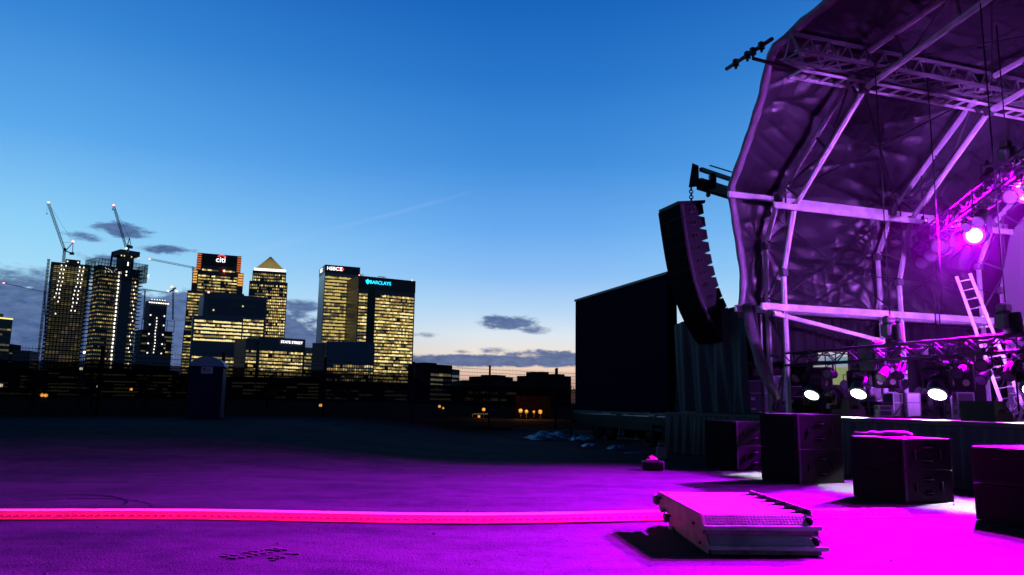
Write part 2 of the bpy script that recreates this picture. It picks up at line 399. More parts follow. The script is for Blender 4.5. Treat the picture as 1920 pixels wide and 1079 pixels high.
class Tower:
    def __init__(s, name, label, pl, pr, yL, depth, mm, cat='building', zb=0.0, group=None, body=True, part='facade', yR=None):
        s.A = at(*pl, yL); s.z = s.A.z
        if yR: s.B = at(*pr, yR); s.B.z = s.z
        else: s.B = atz(*pr, s.z)
        s.u = V((s.B.x-s.A.x, s.B.y-s.A.y, 0)); s.w = s.u.length; s.u.normalize(); s.n = V((s.u.y, -s.u.x, 0)); s.dp = depth; s.zb = zb
        base = (s.A+s.B)/2 - s.n*depth/2; base.z = zb
        s.o = thing(name, label, cat, base, group)
        if body: s.box(0, s.w, zb, s.z, 0, depth, mm, part)
    def P(s, a, z, out=0): q = s.A + s.u*a + s.n*out; q.z = z; return q
    def box(s, a0, a1, z0, z1, o0, o1, mm, part):   # o measured back from the front
        mb = MB(); mb.hexa([s.P(a0, z0, -o0), s.P(a1, z0, -o0), s.P(a1, z0, -o1), s.P(a0, z0, -o1), s.P(a0, z1, -o0), s.P(a1, z1, -o0), s.P(a1, z1, -o1), s.P(a0, z1, -o1)])
        return mb.build(part, mm, s.o)
    def px(s, px, py):  # picture point -> (a, z) on the front plane
        d = ray(px, py); k = (s.A-EYE).dot(s.n)/d.dot(s.n); q = EYE+d*k
        return (q-s.A).dot(s.u), q.z
    def rows(s, z0, z1, fh, a0, a1, pw, wh, lit, seed, left=True, right=False, off=0, dp=None, mats=None, gap=.07, o_=.3, part='window_row', skip=None):
        dp = dp or s.dp; n = int((z1-z0)/fh); mats = mats or WIN
        for i in range(n):
            z = z0 + i*fh; mb = MB(); rowk = lit*(.55+.9*hsh(i, seed))
            def pane(P0, P1, key):
                r = .55*hsh(key, i*1.7, seed*3.1)+.45*hsh(math.floor(key/3), i*2.9, seed*1.7); cl = hsh(math.floor(key/4), i, seed+9)
                v = rowk*(.35+1.2*cl)
                mm = mats[5] if r > v else (mats[0] if r < v*.32 else mats[3] if (hsh(key*2.3, i, seed) < .10) else mats[1] if r < v*.62 else mats[2])
                if mm is mats[5] and hsh(math.floor(key/3), i, 5.5+seed) < .6: mm = mats[4]
                a, b_ = V(P0), V(P1); e = (b_-a)*gap*.5; a = a+e; b_ = b_-e
                hh = wh*(.8+.35*hsh(key, i, 2)) if wh < fh*.6 else wh
                mb.poly([a, b_, b_+V((0, 0, hh)), a+V((0, 0, hh))], mm)
            k = max(1, int((a1-a0)/pw))
            for j in range(k):
                aa = a0+(a1-a0)*j/k; bb = a0+(a1-a0)*(j+1)/k
                if skip and skip((aa+bb)/2, z): continue
                pane(s.P(aa, z, o_-off), s.P(bb, z, o_-off), j)
            if left:
                k2 = max(1, int(dp/pw))
                for j in range(k2):
                    q0 = s.P(a0, z, -off-dp*(k2-j)/k2) - s.u*o_; q1 = s.P(a0, z, -off-dp*(k2-j-1)/k2) - s.u*o_
                    pane(q0, q1, 200+j)
            if mb.f: mb.build(part, None, s.o)
    def rot(s): return axes_rot(s.u, V((0, 0, 1)), s.n)
    def M(s, a, z, out): return Matrix.Translation(s.P(a, z, out)) @ s.rot()
def lights(T, L, sz, mm=None, name='work_light', nr=True):
    """each small lamp a part of its own, sharing one mesh"""
    me = None
    for q in L:
        if me is None:
            mb = MB(); mb.rbox((0, 0, 0), sz, min(sz)*.25, (T.u, T.n, V((0, 0, 1)))); o = mb.build(name, mm or WINW); me = o.data
        else: o = bpy.data.objects.new(name, me); C.objects.link(o)
        o.parent = T.o; o.matrix_world = Matrix.Translation(q)
SG = lambda n, c, e: mat(n, (.05, .05, .05), .5, emit=e, ecol=c)

# Far-left apartment block with a lit roofline
T = Tower('apartment_block', 'dark block with a glowing yellow roofline at the far left of the skyline', (-40, 594), (24, 600), 1000, 30, DK)
T.box(0, T.w, T.z, T.z+1.8, -.4, 30, mat('roof_glow', (.1, .1, .1), .5, emit=1.3, ecol=(1, .85, .25)), 'lit_roofline')
T.box(T.w*.5, T.w*.75, T.z+1.8, T.z+7, 4, 20, DK, 'plant_room')
T.rows(4, T.z-6, 7, 1, T.w-1, 5, 2.5, .13, 3)
T = Tower('apartment_block', 'low plain dark block beside the block with the yellow roofline', (18, 645), (40, 648), 1040, 25, mat('brown_wall', (.03, .022, .03), .8))
T.rows(3, T.z-4, 6, 1, T.w-1, 4, 2, .05, 5)
T = Tower('office_block', 'small pale grey block left of the first unfinished tower', (57, 658), (72, 661), 900, 18, mat('grey_wall', (.10, .11, .13), .8))
T.rows(3, T.z-3, 5, 1, T.w-1, 4, 2, .2, 15)

# crane helper
def lattice(mb, p, q, w_, nb, up=V((0, 0, 1)), r=.35):
    p = V(p); q = V(q); d = (q-p).normalized(); a = d.cross(up)
    if a.length < .1: a = d.cross(V((1, 0, 0)))
    a.normalize(); b_ = a.cross(d)
    cs = [a*w_/2+b_*w_/2, -a*w_/2+b_*w_/2, -a*w_/2-b_*w_/2, a*w_/2-b_*w_/2]
    for c in cs: mb.bar(p+c, q+c, r)
    for i in range(nb):
        x0 = p+(q-p)*(i/nb); x1 = p+(q-p)*((i+1)/nb)
        for k in range(4):
            c0, c1 = cs[k], cs[(k+1) % 4]
            mb.bar(x0+(c0 if i % 2 else c1), x1+(c1 if i % 2 else c0), r*.7)
CRN = mat('crane_steel', (.30, .30, .33), .5); CRD = mat('crane_dark', (.05, .05, .06), .6)
def crane(label, y, mast_top, mast_foot, tip, root, apex=None, tail=None, w_=2.2, lamps=(), hook=None, group='tower cranes on the skyline'):
    f = at(*mast_foot, y); o = thing('tower_crane', label, 'crane', f, group)
    mb = MB(); lattice(mb, f, at(*mast_top, y), w_, 14, r=.4); mb.build('mast', CRN, o)
    mb = MB(); R0, T0 = at(*root, y), at(*tip, y)
    lattice(mb, R0, T0, w_, 30, r=.36); mb.build('jib', CRN, o)
    if apex:
        mb = MB(); A0 = at(*apex, y); mb.bar(R0, A0, .9); mb.bar(at(*tail, y), A0, .7); mb.bar(at(*tail, y), at(*mast_top, y), 1.3, 1.6); mb.bar(A0, R0+(T0-R0)*.18, .3)
        mb.build('back_stay_frame', CRN, o)
        mb = MB(); tl = at(*tail, y); mb.box(tl+V((-1, 0, .2)), (5, 4, 3.6)); mb.build('counterweight', CRD, o)
        mb = MB(); mb.tube([A0, T0], .14, 4); mb.build('stay_cable', CRD, o)
        mb = MB(); mb.rbox(at(*mast_top, y)+V((1.5, -2, 1.5)), (3, 3, 3.5), .3); mb.build('cab', CRD, o)
    if hook:
        mb = MB(); h = at(*hook, y); mb.tube([T0+V((-1.5, 0, 0)), h], .1, 4); mb.rbox(h, (1.4, 1.4, 2), .3); mb.build('hook', CRD, o)
    for l in lamps:
        mb = MB(); q = at(*l, y-1.5); 
        for k in range(3): pass
        mb.tube([q-V((0, 0, .9)), q-V((0, 0, .5)), q+V((0, 0, .5)), q+V((0, 0, .9))], [.4, 1.5, 1.5, .4], 8); mb.build('beacon', RED, o)
    return o

# Unfinished tower 1
T = Tower('unfinished_tower', 'leftmost unfinished tower, wrapped in dark netting under a leaning crane', (97, 491), (171, 498), 1100, 40, mat('slab_dark', (.035, .04, .05), .8), body=False)
T.box(3, T.w-3, 0, T.z, 3, 37, mat('slab_core', (.09, .085, .08), .8), 'core')
a0, z0 = T.px(95, 530); _, zn_ = T.px(90, 528)
for i in range(36):
    z = T.z - i*6.0
    if z < 3: break
    T.box(-.6*(z > z0)-.0, T.w+.6*(z > z0), z-1.1, z, -.5, 39, mat('floor_slab', (.14, .14, .16), .8), 'floor_slab')
for k, (p0, p1) in enumerate((((108), (124)), ((140), (160)))):
    pass
T.rows(2, zn_-2, 6.0, 3.2, T.w-3.2, 4.2, 3.6, 1.0, 11, gap=.3, mats=[WIN[2], WIN[4], WIN[4], WIN[2], WIN[4], WIN[4]], off=2.6, dp=34, part='lit_floor')
T.rows(2+6*int((zn_-2)/6), T.z-2, 6.0, 3.2, T.w-3.2, 4.2, 3.6, 1.2, 13, gap=.2, mats=[WIN[2], WIN[2], WIN[4], WIN[2], WIN[4], WIN[4]], off=2.6, dp=34, part='lit_floor')
LL = []
for px0 in (116, 123, 151, 158):
    for i in range(13):
        z = T.z-4.4-i*6
        a_, zz = T.px(px0 - i*.85*1.05, 500)
        if i > 8 and hsh(i, px0) < .6: continue
        LL.append(T.P(a_ + (hsh(i, px0)-.5)*2, z, 1.2))
lights(T, LL, (1.3, .6, 2.0))
a0, z1 = T.px(124, 484); a1, _ = T.px(152, 487)
T.box(a0, a1, T.z, z1, 10, 30, mat('slab_core2', (.10, .095, .08), .8), 'lift_core')
lights(T, [T.P(a_, z1-3.5, -9.4) for a_ in (a0+2.5, a1-3)], (1.6, .6, 1.6), name='core_light')
mb = MB(); lattice(mb, T.P(-4, 0, -8), T.P(-4, T.z+5, -8), 2.2, 40, r=.4); mb.build('hoist_mast', CRD, T.o)
# dark debris netting over the lower storeys
nt_ = MB(); a_, zn = T.px(90, 528)
nt_.poly([T.P(-.8, 0, .9), T.P(T.w+.8, 0, .9), T.P(T.w+.8, zn, .9), T.P(-.8, zn, .9)]); nt_.poly([T.P(-.9, 0, .9), T.P(-.9, zn, .9), T.P(-.9, zn, -39), T.P(-.9, 0, -39)])
NET = mat('netting', (.035, .06, .11), .9, alpha=.55)
nt_.build('debris_netting', NET, T.o)
crane('luffing crane leaning left above the leftmost unfinished tower', 1118, (121, 470), (119, 492), (90, 380), (122, 472), (137, 455), (136, 476), 2.6, lamps=((91, 380), (137, 453)), hook=(88, 401))

# Unfinished tower 2
T = Tower('unfinished_tower', 'taller unfinished tower with a mushroom-topped concrete core and netted crown', (187, 497), (268, 508), 1050, 32, CONC, body=False)
T.box(3, T.w-3, 0, T.z-1, 3, 29, mat('slab_core', (.09, .085, .08), .8), 'core')
for i in range(36):
    z = T.z - i*5.6
    if z < 3: break
    T.box(-1.2, T.w+1.2, z-1.0, z, -1.2, 31, mat('floor_slab', (.14, .14, .16), .8), 'floor_slab')
ac0, zc = T.px(230, 476); ac1, _ = T.px(250, 480)
T.rows(2, T.z-2, 5.6, 3.2, T.w-3.2, 2.6, 2.4, .62, 12, gap=.35, mats=[WIN[1], WIN[2], WIN[4], WIN[3], WIN[4], WIN[5]], off=3, dp=27, part='lit_floor', skip=lambda a, z: ac0-1 < a < ac1+1)
T.box(ac0, ac1, 0, zc, -3.5, 20, mat('core_shaft', (.07, .08, .12), .8), 'core_shaft')
T.box(ac0-6.5, ac1+5.5, zc-3, zc+4.5, -9, 24, CONC, 'core_platform')
LA, LB, LC = [], [], []
for i in range(34):
    z = zc-6-i*5.6
    if z < 4: break
    if i > 3: LA.append(T.P(ac0-2.6+.2*math.sin(i), z, 1.4))
    if 5 < i and hsh(i, 4) < .85: LB.append(T.P(ac1+5.5+1.6*math.sin(i*2.1), z, 1.4))
lights(T, LA, (1.9, .6, 3.0)); lights(T, LB, (1.1, .6, 1.9))
lights(T, [T.P(a_, z_, 4.2) for a_, z_ in ((ac0+7, zc-13), (ac0+7, zc-16), (ac0+6, zc-26), (ac0+6, zc-31))], (1.6, .6, 2.4))
lights(T, [T.P(a_, zc-4.5, 9.4) for a_ in (ac0-5, ac0-1, ac0+9, ac1+4)], (1.4, .6, 1.8), mm=WIN[0])
for i in range(18): LC.append(T.P(5+hsh(i, 1)*32, T.z-3-hsh(i, 2)*8, 1.5))
for i in range(5): LC.append(T.P(60+hsh(i, 3)*10, T.z-1-hsh(i, 7)*10, 1.5))
lights(T, LC, (.9, .6, 1.0))
# netted crown (open scaffold screens)
mb = MB(); ZT = T.z+9; fr = [T.P(-7, 0, 4), T.P(T.w+5, 0, 4), T.P(T.w+5, 0, -34), T.P(-7, 0, -34)]
for k in range(4):
    p, q = fr[k], fr[(k+1) % 4]; n = int((q-p).length/4)
    for j in range(n+1):
        x = p+(q-p)*(j/n); mb.bar(x+V((0, 0, T.z-18)), x+V((0, 0, ZT)), .45)
    for zz in (T.z-18, T.z-11, T.z-4, T.z+3, ZT): mb.bar(p+V((0, 0, zz)), q+V((0, 0, zz)), .45)
mb.build('crown_scaffold', CRD, T.o)
mb = MB()
for k in (0, 3, 1):
    p, q = fr[k], fr[(k+1) % 4]; mb.poly([p+V((0, 0, T.z-17.5)), q+V((0, 0, T.z-17.5)), q+V((0, 0, ZT)), p+V((0, 0, ZT))])
mb.build('crown_netting', mat('crown_net', (.03, .05, .07), .9, alpha=.5), T.o)
mb = MB(); q = T.P(18, 0, -10); mb.bar(q+V((0, 0, T.z)), q+V((1, 0, T.z+22)), 2.0); mb.build('hoist_mast', CRD, T.o)
crane('luffing crane standing on the mushroom-topped core', 1058, (240, 464), (240, 474), (213, 386), (237, 466), (243, 447), (246, 464), 2.2, lamps=((213, 385),), hook=(211, 393))
mb = MB(); q = at(237, 466, 1050); mb.tube([q-V((0, 0, 1.4)), q, q+V((0, 0, 1.4))], [.4, 1.6, .4], 8); mb.build('floodlight', WINW, C.objects['tower_crane.001'])

# Unfinished tower 3
T = Tower('unfinished_tower', 'shortest unfinished tower with a ring of lights round its round top', (282, 563), (314, 566), 1200, 26, mat('core_shaft', (.07, .08, .12), .8), part='core_shaft')
lights(T, [T.P(-1+i*(T.w+2)/8, T.z-3.6, .8) for i in range(9)], (2.4, 1, 1.8), name='ring_light')
lights(T, [T.P(2+i*(T.w-2)/6, T.z+1.4, .8) for i in range(6)], (1.4, 1, 1.2), name='ring_light')
LA, LB = [], []
for i in range(20):
    z = T.z-28-i*5
    LA.append(T.P(T.w*.45+math.sin(i)*.5, z, .8))
    if i % 3 == 0: LB += [T.P(a_, z+4, .8) for a_ in (2, T.w-3)]
lights(T, LA, (1.2, .6, 2.2)); lights(T, LB, (1.8, .6, 1.8))
a0, zf = T.px(265, 618); a1, _ = T.px(328, 622)
for i in range(13):
    z = zf-i*6
    T.box(a0, a1, z-.9, z, 2, 40, mat('floor_slab', (.14, .14, .16), .8), 'floor_slab')
T.box(a0+2, a1-2, 0, zf-1, 5, 38, mat('slab_core', (.09, .085, .08), .8), 'core')
a_, zl = T.px(290, 664)
T.box(a0-6, a1-4, 0, zl, -4, 40, mat('podium_grey', (.22, .26, .33), .8), 'podium')
mb = MB()
for a_ in (a0+1, a0+12, a1-12, a1-1): mb.bar(T.P(a_, zf, -3), T.P(a_, zf+18, -3), .7)
for zz in (zf+9, zf+17): mb.bar(T.P(a0+1, zz, -3), T.P(a1-1, zz, -3), .6)
mb.build('scaffold', CRD, T.o)
T.rows(6, zf-2, 6, a0+3, a1-3, 4, 2.4, .25, 19, off=4.4, left=False, part='lit_floor')
crane('flat-topped crane with red lamps over the shortest unfinished tower', 1260, (325, 540), (324, 600), (318, 548), (330, 540), w_=1.8, lamps=((315, 546), (322, 538), (331, 546)))
crane('distant crane whose level jib points right behind the shortest unfinished tower', 1300, (272, 545), (269, 600), (316, 549), (268, 543), w_=1.4)
crane('level crane jib with red tip reaching to the orange-edged tower', 1310, (362, 500), (366, 640), (280, 486), (372, 504), w_=2.6, lamps=((281, 486),))
crane('low crane jib with red tip at the left edge of the skyline', 1400, (84, 548), (86, 640), (6, 531), (92, 550), w_=1.2, lamps=((7, 531),))

# Tower with the citi sign
T = Tower('office_tower', 'stepped tower with orange-lit corners and the citi sign', (371, 474), (453, 481), 1300, 70, mat('citi_wall', (.08, .085, .10), .6), body=False)
CW = mat('citi_wall', (.08, .085, .10), .6)
A1, Z1 = T.px(362, 506); B1, _ = T.px(457, 512)
A2, Z2 = T.px(353, 545); A3, Z3 = T.px(348, 620); A4, Z4 = T.px(343, 690)
T.box(0, T.w, Z1, T.z, 0, 70, CW, 'upper_block'); T.box(A1, B1, Z2, Z1, -1.5, 71, CW, 'shoulder_block')
T.box(A2-1, B1+3, Z3, Z2, -3, 72, CW, 'middle_block'); T.box(A3-3, B1+5, 0, Z3, -4.5, 73, CW, 'lower_block')
AMB = mat('corner_glow', (.25, .08, .04), .6, emit=.55, ecol=(1, .22, .05)); AMB2 = mat('corner_glow_bright', (.3, .15, .05), .6, emit=.9, ecol=(1, .45, .10))
lights(T, [T.P(a_, T.z-2.6-i*4.2, .35) for i in range(7) for a_ in (3.2, T.w-3.2)], (6.5, .8, 2.6), AMB, 'lit_corner')
lights(T, [T.P(-.2, T.z-2.6-i*4.2, -5) for i in range(7)], (.7, 9, 2.6), AMB, 'lit_corner')
lights(T, [T.P(A1+4, Z1-3-i*4.6, 1.85) for i in range(5)], (6.5, .8, 3), AMB2, 'lit_corner')
lights(T, [T.P(B1-5, Z1-3-i*4.6, 1.85) for i in range(5)], (8.5, .8, 3), AMB2, 'lit_corner')
a0, zs = T.px(380, 497); _, zs2 = T.px(380, 500)
T.box(9, T.w-9, zs, T.z-1, -.6, 1, mat('sign_board', (.008, .014, .03), .5), 'sign_board')
T.rows(Z1, zs-1, 5.2, 9, T.w-9, 3.0, 2.5, .8, 21, left=False, o_=.4)
T.rows(Z2, Z1-2, 5.2, A1+9, B1-10, 3.0, 2.5, .75, 22, left=False, off=-1.5, o_=.4)
T.rows(Z3, Z2-1, 5.2, A2, B1, 3.0, 2.5, .65, 23, left=True, off=-3, o_=.4, dp=70)
T.rows(5, Z3-2, 5.2, A3-2, B1+4, 3.0, 2.5, .75, 24, left=True, off=-4.5, o_=.4, dp=70)
SW = SG('sign_white', (1, .97, .95), 2.2)
ac, zc_ = T.px(414, 487)
text('lettering', 'citi', 13.5, T.M(ac, zc_-.8, 1.2), SW, T.o, .3)
mb = MB(); pts = [T.P(ac+1.5+7.0*math.sin(a*.1), zc_+3.4+5.2*math.cos(a*.1)-1.2, 1.3) for a in range(-11, 12)]
mb.tube(pts, 1.1, 6); mb.build('red_arc', SG('sign_red', (1, .03, .05), 2.5), T.o)
lights(T, [T.P(*T.px(*p_), 4) for p_ in ((420, 509), (391, 549))], (3, 1.5, 3), RED, 'warning_lamp')

# Pyramid-topped tower
T = Tower('pyramid_tower', 'square tower with a lit pyramid roof and white band below it', (474, 507), (537, 511), 1360, 60, mat('stone_steel', (.13, .12, .14), .6))
a1, zs = T.px(541, 531)
T.box(-4.5, T.w+3.5, 0, zs, -1, 61, mat('stone_steel', (.13, .12, .14), .6), 'shoulder_block')
ap0, zb1 = T.px(479, 505); ap1, _ = T.px(537, 508)
T.box(2, T.w-1, T.z, T.z+5, 2, 58, mat('white_band', (.4, .4, .4), .5, emit=1.6, ecol=(1, .96, .88)), 'white_band')
mb = MB(); zt = T.z+5; _, zap = T.px(505, 478); zap += 2
cs = [T.P(4, zt, -5), T.P(T.w-4, zt, -5), T.P(T.w-4, zt, -56), T.P(4, zt, -56)]; apx = T.P(T.w/2, zap, -30)
for k in range(4): mb.poly([cs[k], cs[(k+1) % 4], apx])
pm = mat('pyramid_roof', (.35, .28, .12), .45, emit=.26, ecol=(1, .72, .22), bump=(.3, .6, 1), var=(.18, .5)); mb.build('pyramid_roof', pm, T.o)
mb = MB()
for k in range(4):
    for j in range(1, 10):
        x = cs[k]+(cs[(k+1) % 4]-cs[k])*(j/10); tgt = apx; mb.bar(x+V((0, 0, .3)), x+(tgt-x)*.96+V((0, 0, .3)), .35)
mb.build('roof_ribs', mat('roof_rib', (.05, .045, .03), .6), T.o)
T.rows(zs+1, T.z-2, 5.4, 1, T.w-1, 3.1, 2.8, .85, 31, gap=.3)
T.rows(4, zs-2, 5.4, -3.5, T.w+2.5, 3.1, 2.8, .88, 32, off=-1, gap=.3, dp=61)

# Bank office in front of them
T = Tower('office_block', 'broad block with dark upper band and bright storeys in front of the orange-edged tower', (383, 549), (501, 558), 1150, 60, mat('bank_wall', (.10, .12, .19), .5))
a0, zz = T.px(392, 590); aa, zb_ = T.px(392, 643); _, zc_ = T.px(400, 662)
T.box(a0-1, T.w-3, zz+2, T.z-7, -1, 1, mat('bank_recess', (.06, .075, .13), .5), 'dark_upper_band')
T.box(a0+28, T.w-14, zz+14, zz+20, -1.6, 1, DK, 'louvre_band')
T.box(-14, T.w*.62, 0, zz-4, -12, 1, mat('bank_wall', (.10, .12, .19), .5), 'front_wing')
BR = [WIN[0], WIN[0], WIN[1], WIN[3], WIN[2], WIN[2]]
T.rows(zb_+2, zz-4, 5.6, -12, T.w*.6, 3.2, 2.7, 1.15, 41, off=-12, mats=[WIN[0], WIN[0], WIN[1], WIN[3], WIN[2], WIN[4]], dp=10)
T.rows(4, zc_, 5.6, -12, T.w*.6, 3.2, 2.7, 1.1, 42, off=-12, mats=[WIN[0], WIN[1], WIN[1], WIN[3], WIN[2], WIN[4]], dp=10)
T.rows(zb_-14, zz+1, 5.6, T.w*.62, T.w-3, 3.2, 2.7, 1.1, 43, left=False, mats=[WIN[0], WIN[0], WIN[1], WIN[3], WIN[2], WIN[4]])
lights(T, [T.P(*T.px(*p_), 2) for p_ in ((455, 575), (400, 582))], (2, 1, 2), WIN[0], 'roof_lamp')

# State Street block
T = Tower('office_block', 'low dark office block carrying the STATE STREET sign', (486, 631), (573, 637), 1080, 45, mat('state_wall', (.06, .075, .11), .5))
T.box(-18, -.3, 0, T.z-4, 2, 44, mat('state_wall', (.06, .075, .11), .5), 'side_wing')
a0, zt = T.px(500, 655)
T.rows(4, zt, 5.2, 2, T.w-3, 3.1, 2.8, 1.1, 51, left=False)
T.rows(4, zt, 5.2, -17, -2, 3.1, 2.8, 1.1, 52, off=2, left=True, dp=40)
ac, zc_ = T.px(547, 642)
text('lettering', 'STATE STREET', 5.3, T.M(ac, zc_-.6, .8), SW, T.o, .3)
T = Tower('office_block', 'narrow dark block between the STATE STREET block and the twin towers', (566, 651), (600, 654), 1180, 30, DK)
T.rows(4, T.z-5, 5.5, 1, T.w-1, 4, 2.5, .35, 55, left=False)

# HSBC tower
T = Tower('office_tower', 'tall glass tower with the white HSBC sign and red hexagon', (610, 497), (675, 502.5), 1300, 58, GL)
a0, zs = T.px(612, 511)
T.box(-.4, T.w+.4, zs, T.z+.5, -.5, 58.4, mat('hsbc_crown', (.018, .028, .05), .4), 'crown_band')
T.rows(4, zs-1, 5.9, 1, T.w-15, 3.2, 3.2, 1.15, 61, mats=[WIN[1], WIN[1], WIN[2], WIN[2], WIN[4], WIN[4]])
T.rows(4, zs-10, 5.9, T.w-12, T.w-6, 3.2, 2.8, .7, 62, left=False)
ac, zc_ = T.px(624, 504)
text('lettering', 'HSBC', 8.6, T.M(ac+.2, zc_-.4, 1.2), SW, T.o, .3)
mb = MB(); ax, zx = T.px(639, 505.3)
mb.poly([T.P(ax-5.4, zx, 1.2), T.P(ax-2.8, zx-3, 1.2), T.P(ax+2.8, zx-3, 1.2), T.P(ax+5.4, zx, 1.2), T.P(ax+2.8, zx+3, 1.2), T.P(ax-2.8, zx+3, 1.2)])
mb.build('hexagon', SG('sign_red', (1, .03, .05), 2.5), T.o)
for sg in (1, -1): mb = MB(); mb.poly([T.P(ax, zx, 1.6), T.P(ax-2.8, zx+3*sg, 1.6), T.P(ax+2.8, zx+3*sg, 1.6)][::sg]); mb.build('hexagon_white', SW, T.o)
mL = Matrix.Translation(T.P(-.9, zc_, -33)) @ axes_rot(T.n, V((0, 0, 1)), -T.u)
text('side_lettering', 'HSBC', 9, mL, SW, T.o, .2)

# Barclays tower
T = Tower('office_tower', 'wide glass tower with the blue BARCLAYS sign and eagle', (673, 517.5), (779, 528), 1250, 62, DK)
a0, zs = T.px(690, 542); r0, _ = T.px(690, 560); r1, _ = T.px(703, 560)
T.rows(4, zs-2, 5.5, 1.5, r0-1, 3.0, 3.0, 1.05, 71, left=True)
T.rows(4, zs-2, 5.5, r1+1, T.w-2, 3.0, 3.0, 1.1, 72, left=False)
T.box(r0, r1, 0, zs, -.35, 1, mat('recess', (.008, .012, .022), .4), 'dark_recess')
T.box(-.3, T.w+.3, zs, T.z+.4, -.4, 62.3, mat('hsbc_crown', (.018, .028, .05), .4), 'crown_band')
SB = SG('sign_cyan', (.02, .62, 1), 2.3)
ac, zc_ = T.px(713, 531)
text('lettering', 'BARCLAYS', 8.0, T.M(ac, zc_-.3, 1.2), SB, T.o, .35)
ax, zx = T.px(689, 528.5); mb = MB()
for pts in ([(-4, 2.6), (-2.2, -2.6), (0, -4.6), (2.2, -2.6), (4, 2.6), (1.6, 1.4), (1.2, 3.6), (0, 4.2), (-1.2, 3.6), (-1.6, 1.4)],):
    mb.poly([T.P(ax+x, zx+y_, 1.3) for x, y_ in reversed(pts)])
mb.build('eagle_emblem', SB, T.o)
for p_ in ((681, 514), (723, 518)):
    mb = MB(); a_, _ = T.px(*p_); q = T.P(a_, T.z+.4, -12); mb.bar(q, q+V((0, 0, 4)), 1.2); mb.bar(q+V((-9, 0, 4.4)), q+V((5, 0, 3.2)), 1.0); mb.build('cleaning_cradle_arm', CRD, T.o)
lights(T, [T.P(T.px(*p_)[0], T.z+1.2, -1) for p_ in ((674, 517), (773, 527))], (1.6, 1.6, 1.6), RED, 'warning_lamp')

# Low ribbed hall
T = Tower('office_block', 'dark ribbed block with lit lower floors, in front of the HSBC sign tower', (612, 640), (703, 643), 1130, 40, mat('ribbed_wall', (.06, .11, .22), .5))
a_, zr = T.px(640, 680)
mb = MB()
for i in range(26): mb.box(T.P(1+i*(T.w-2)/25, (T.z+zr)/2, .5), (.6, 1, T.z-zr), (T.u, T.n, V((0, 0, 1))))
mb.build('wall_ribs', mat('ribs', (.14, .20, .33), .5), T.o)
T.rows(3, zr, 5.2, 1, T.w-1, 3.4, 3.0, .75, 81, left=False, gap=.3)
T.box(-20, -.3, 0, T.z-3, 4, 38, mat('ribbed_wall2', (.15, .14, .15), .6), 'side_wing')

# low-rise buildings right of the towers and along the far bank
def lowrise(name, label, pl, pr, y, depth, col, lit, seed, fh=3.2, pw=3.2, pent=None):
    T = Tower(name, label, pl, pr, y, depth, mat('wall_%d' % seed, col, .9, spec=.1), yR=y*1.03)
    if fh: T.rows(2, T.z-1.5, fh, .8, T.w-.8, pw, fh*.45, lit, seed, left=False, o_=.12, mats=[WIN[0], WIN[1], WIN[2], WIN[3], WIN[4], WIN[5]])
    if pent:
        for (a, b_, h) in pent: T.box(T.w*a, T.w*b_, T.z, T.z+h, depth*.2, depth*.7, MATS['wall_%d' % seed], 'roof_box')
    return T
DKC = (.009, .007, .012)
lowrise('apartment_block', 'dark stepped apartment block right of the BARCLAYS tower', (806, 683), (848, 688), 500, 22, DKC, .10, 101, pent=((0, .5, 1.2),))
lowrise('apartment_block', 'pale blue narrow block joined behind the dark stepped block', (846, 692), (862, 694), 520, 16, (.06, .075, .11), .05, 102)
lowrise('apartment_block', 'wide low dark block with a flat roof near the middle fence post', (935, 706), (962, 711), 420, 20, DKC, .08, 103, pent=((.2, .9, 1.0),))
lowrise('apartment_block', 'block with one lit window and a chimney beside the big screen', (1028, 704), (1071, 706), 300, 18, (.018, .011, .014), .07, 104, pent=((0, .3, 1.5), (.62, 1.0, .9)))
mb = MB(); q = at(1045, 697, 298); o = C.objects['apartment_block.005']; mb.box(V((q.x, q.y+4, q.z-1.5)), (1.0, 1.0, 6)); mb.build('chimney', MATS['wall_104'], o)
lowrise('warehouse', 'long low dark roofed shed between the far blocks', (868, 713), (1030, 722), 360, 30, (.010, .010, .015), .05, 105, fh=3)
lowrise('terrace_row', 'long dark terrace on the far bank below the bright office blocks', (330, 704), (600, 708), 700, 25, DKC, .06, 106, fh=3.2)
lowrise('terrace_row', 'long dark terrace on the far bank below the twin towers', (604, 716), (800, 722), 640, 25, DKC, .06, 107, fh=3.2)
lowrise('terrace_row', 'long dark terrace on the far bank below the unfinished towers', (90, 690), (325, 700), 720, 25, DKC, .04, 108, fh=3.2)
lowrise('terrace_row', 'dark terrace on the far bank at the left edge', (-120, 690), (86, 694), 700, 25, (.03, .018, .022), .08, 109, fh=3.2)

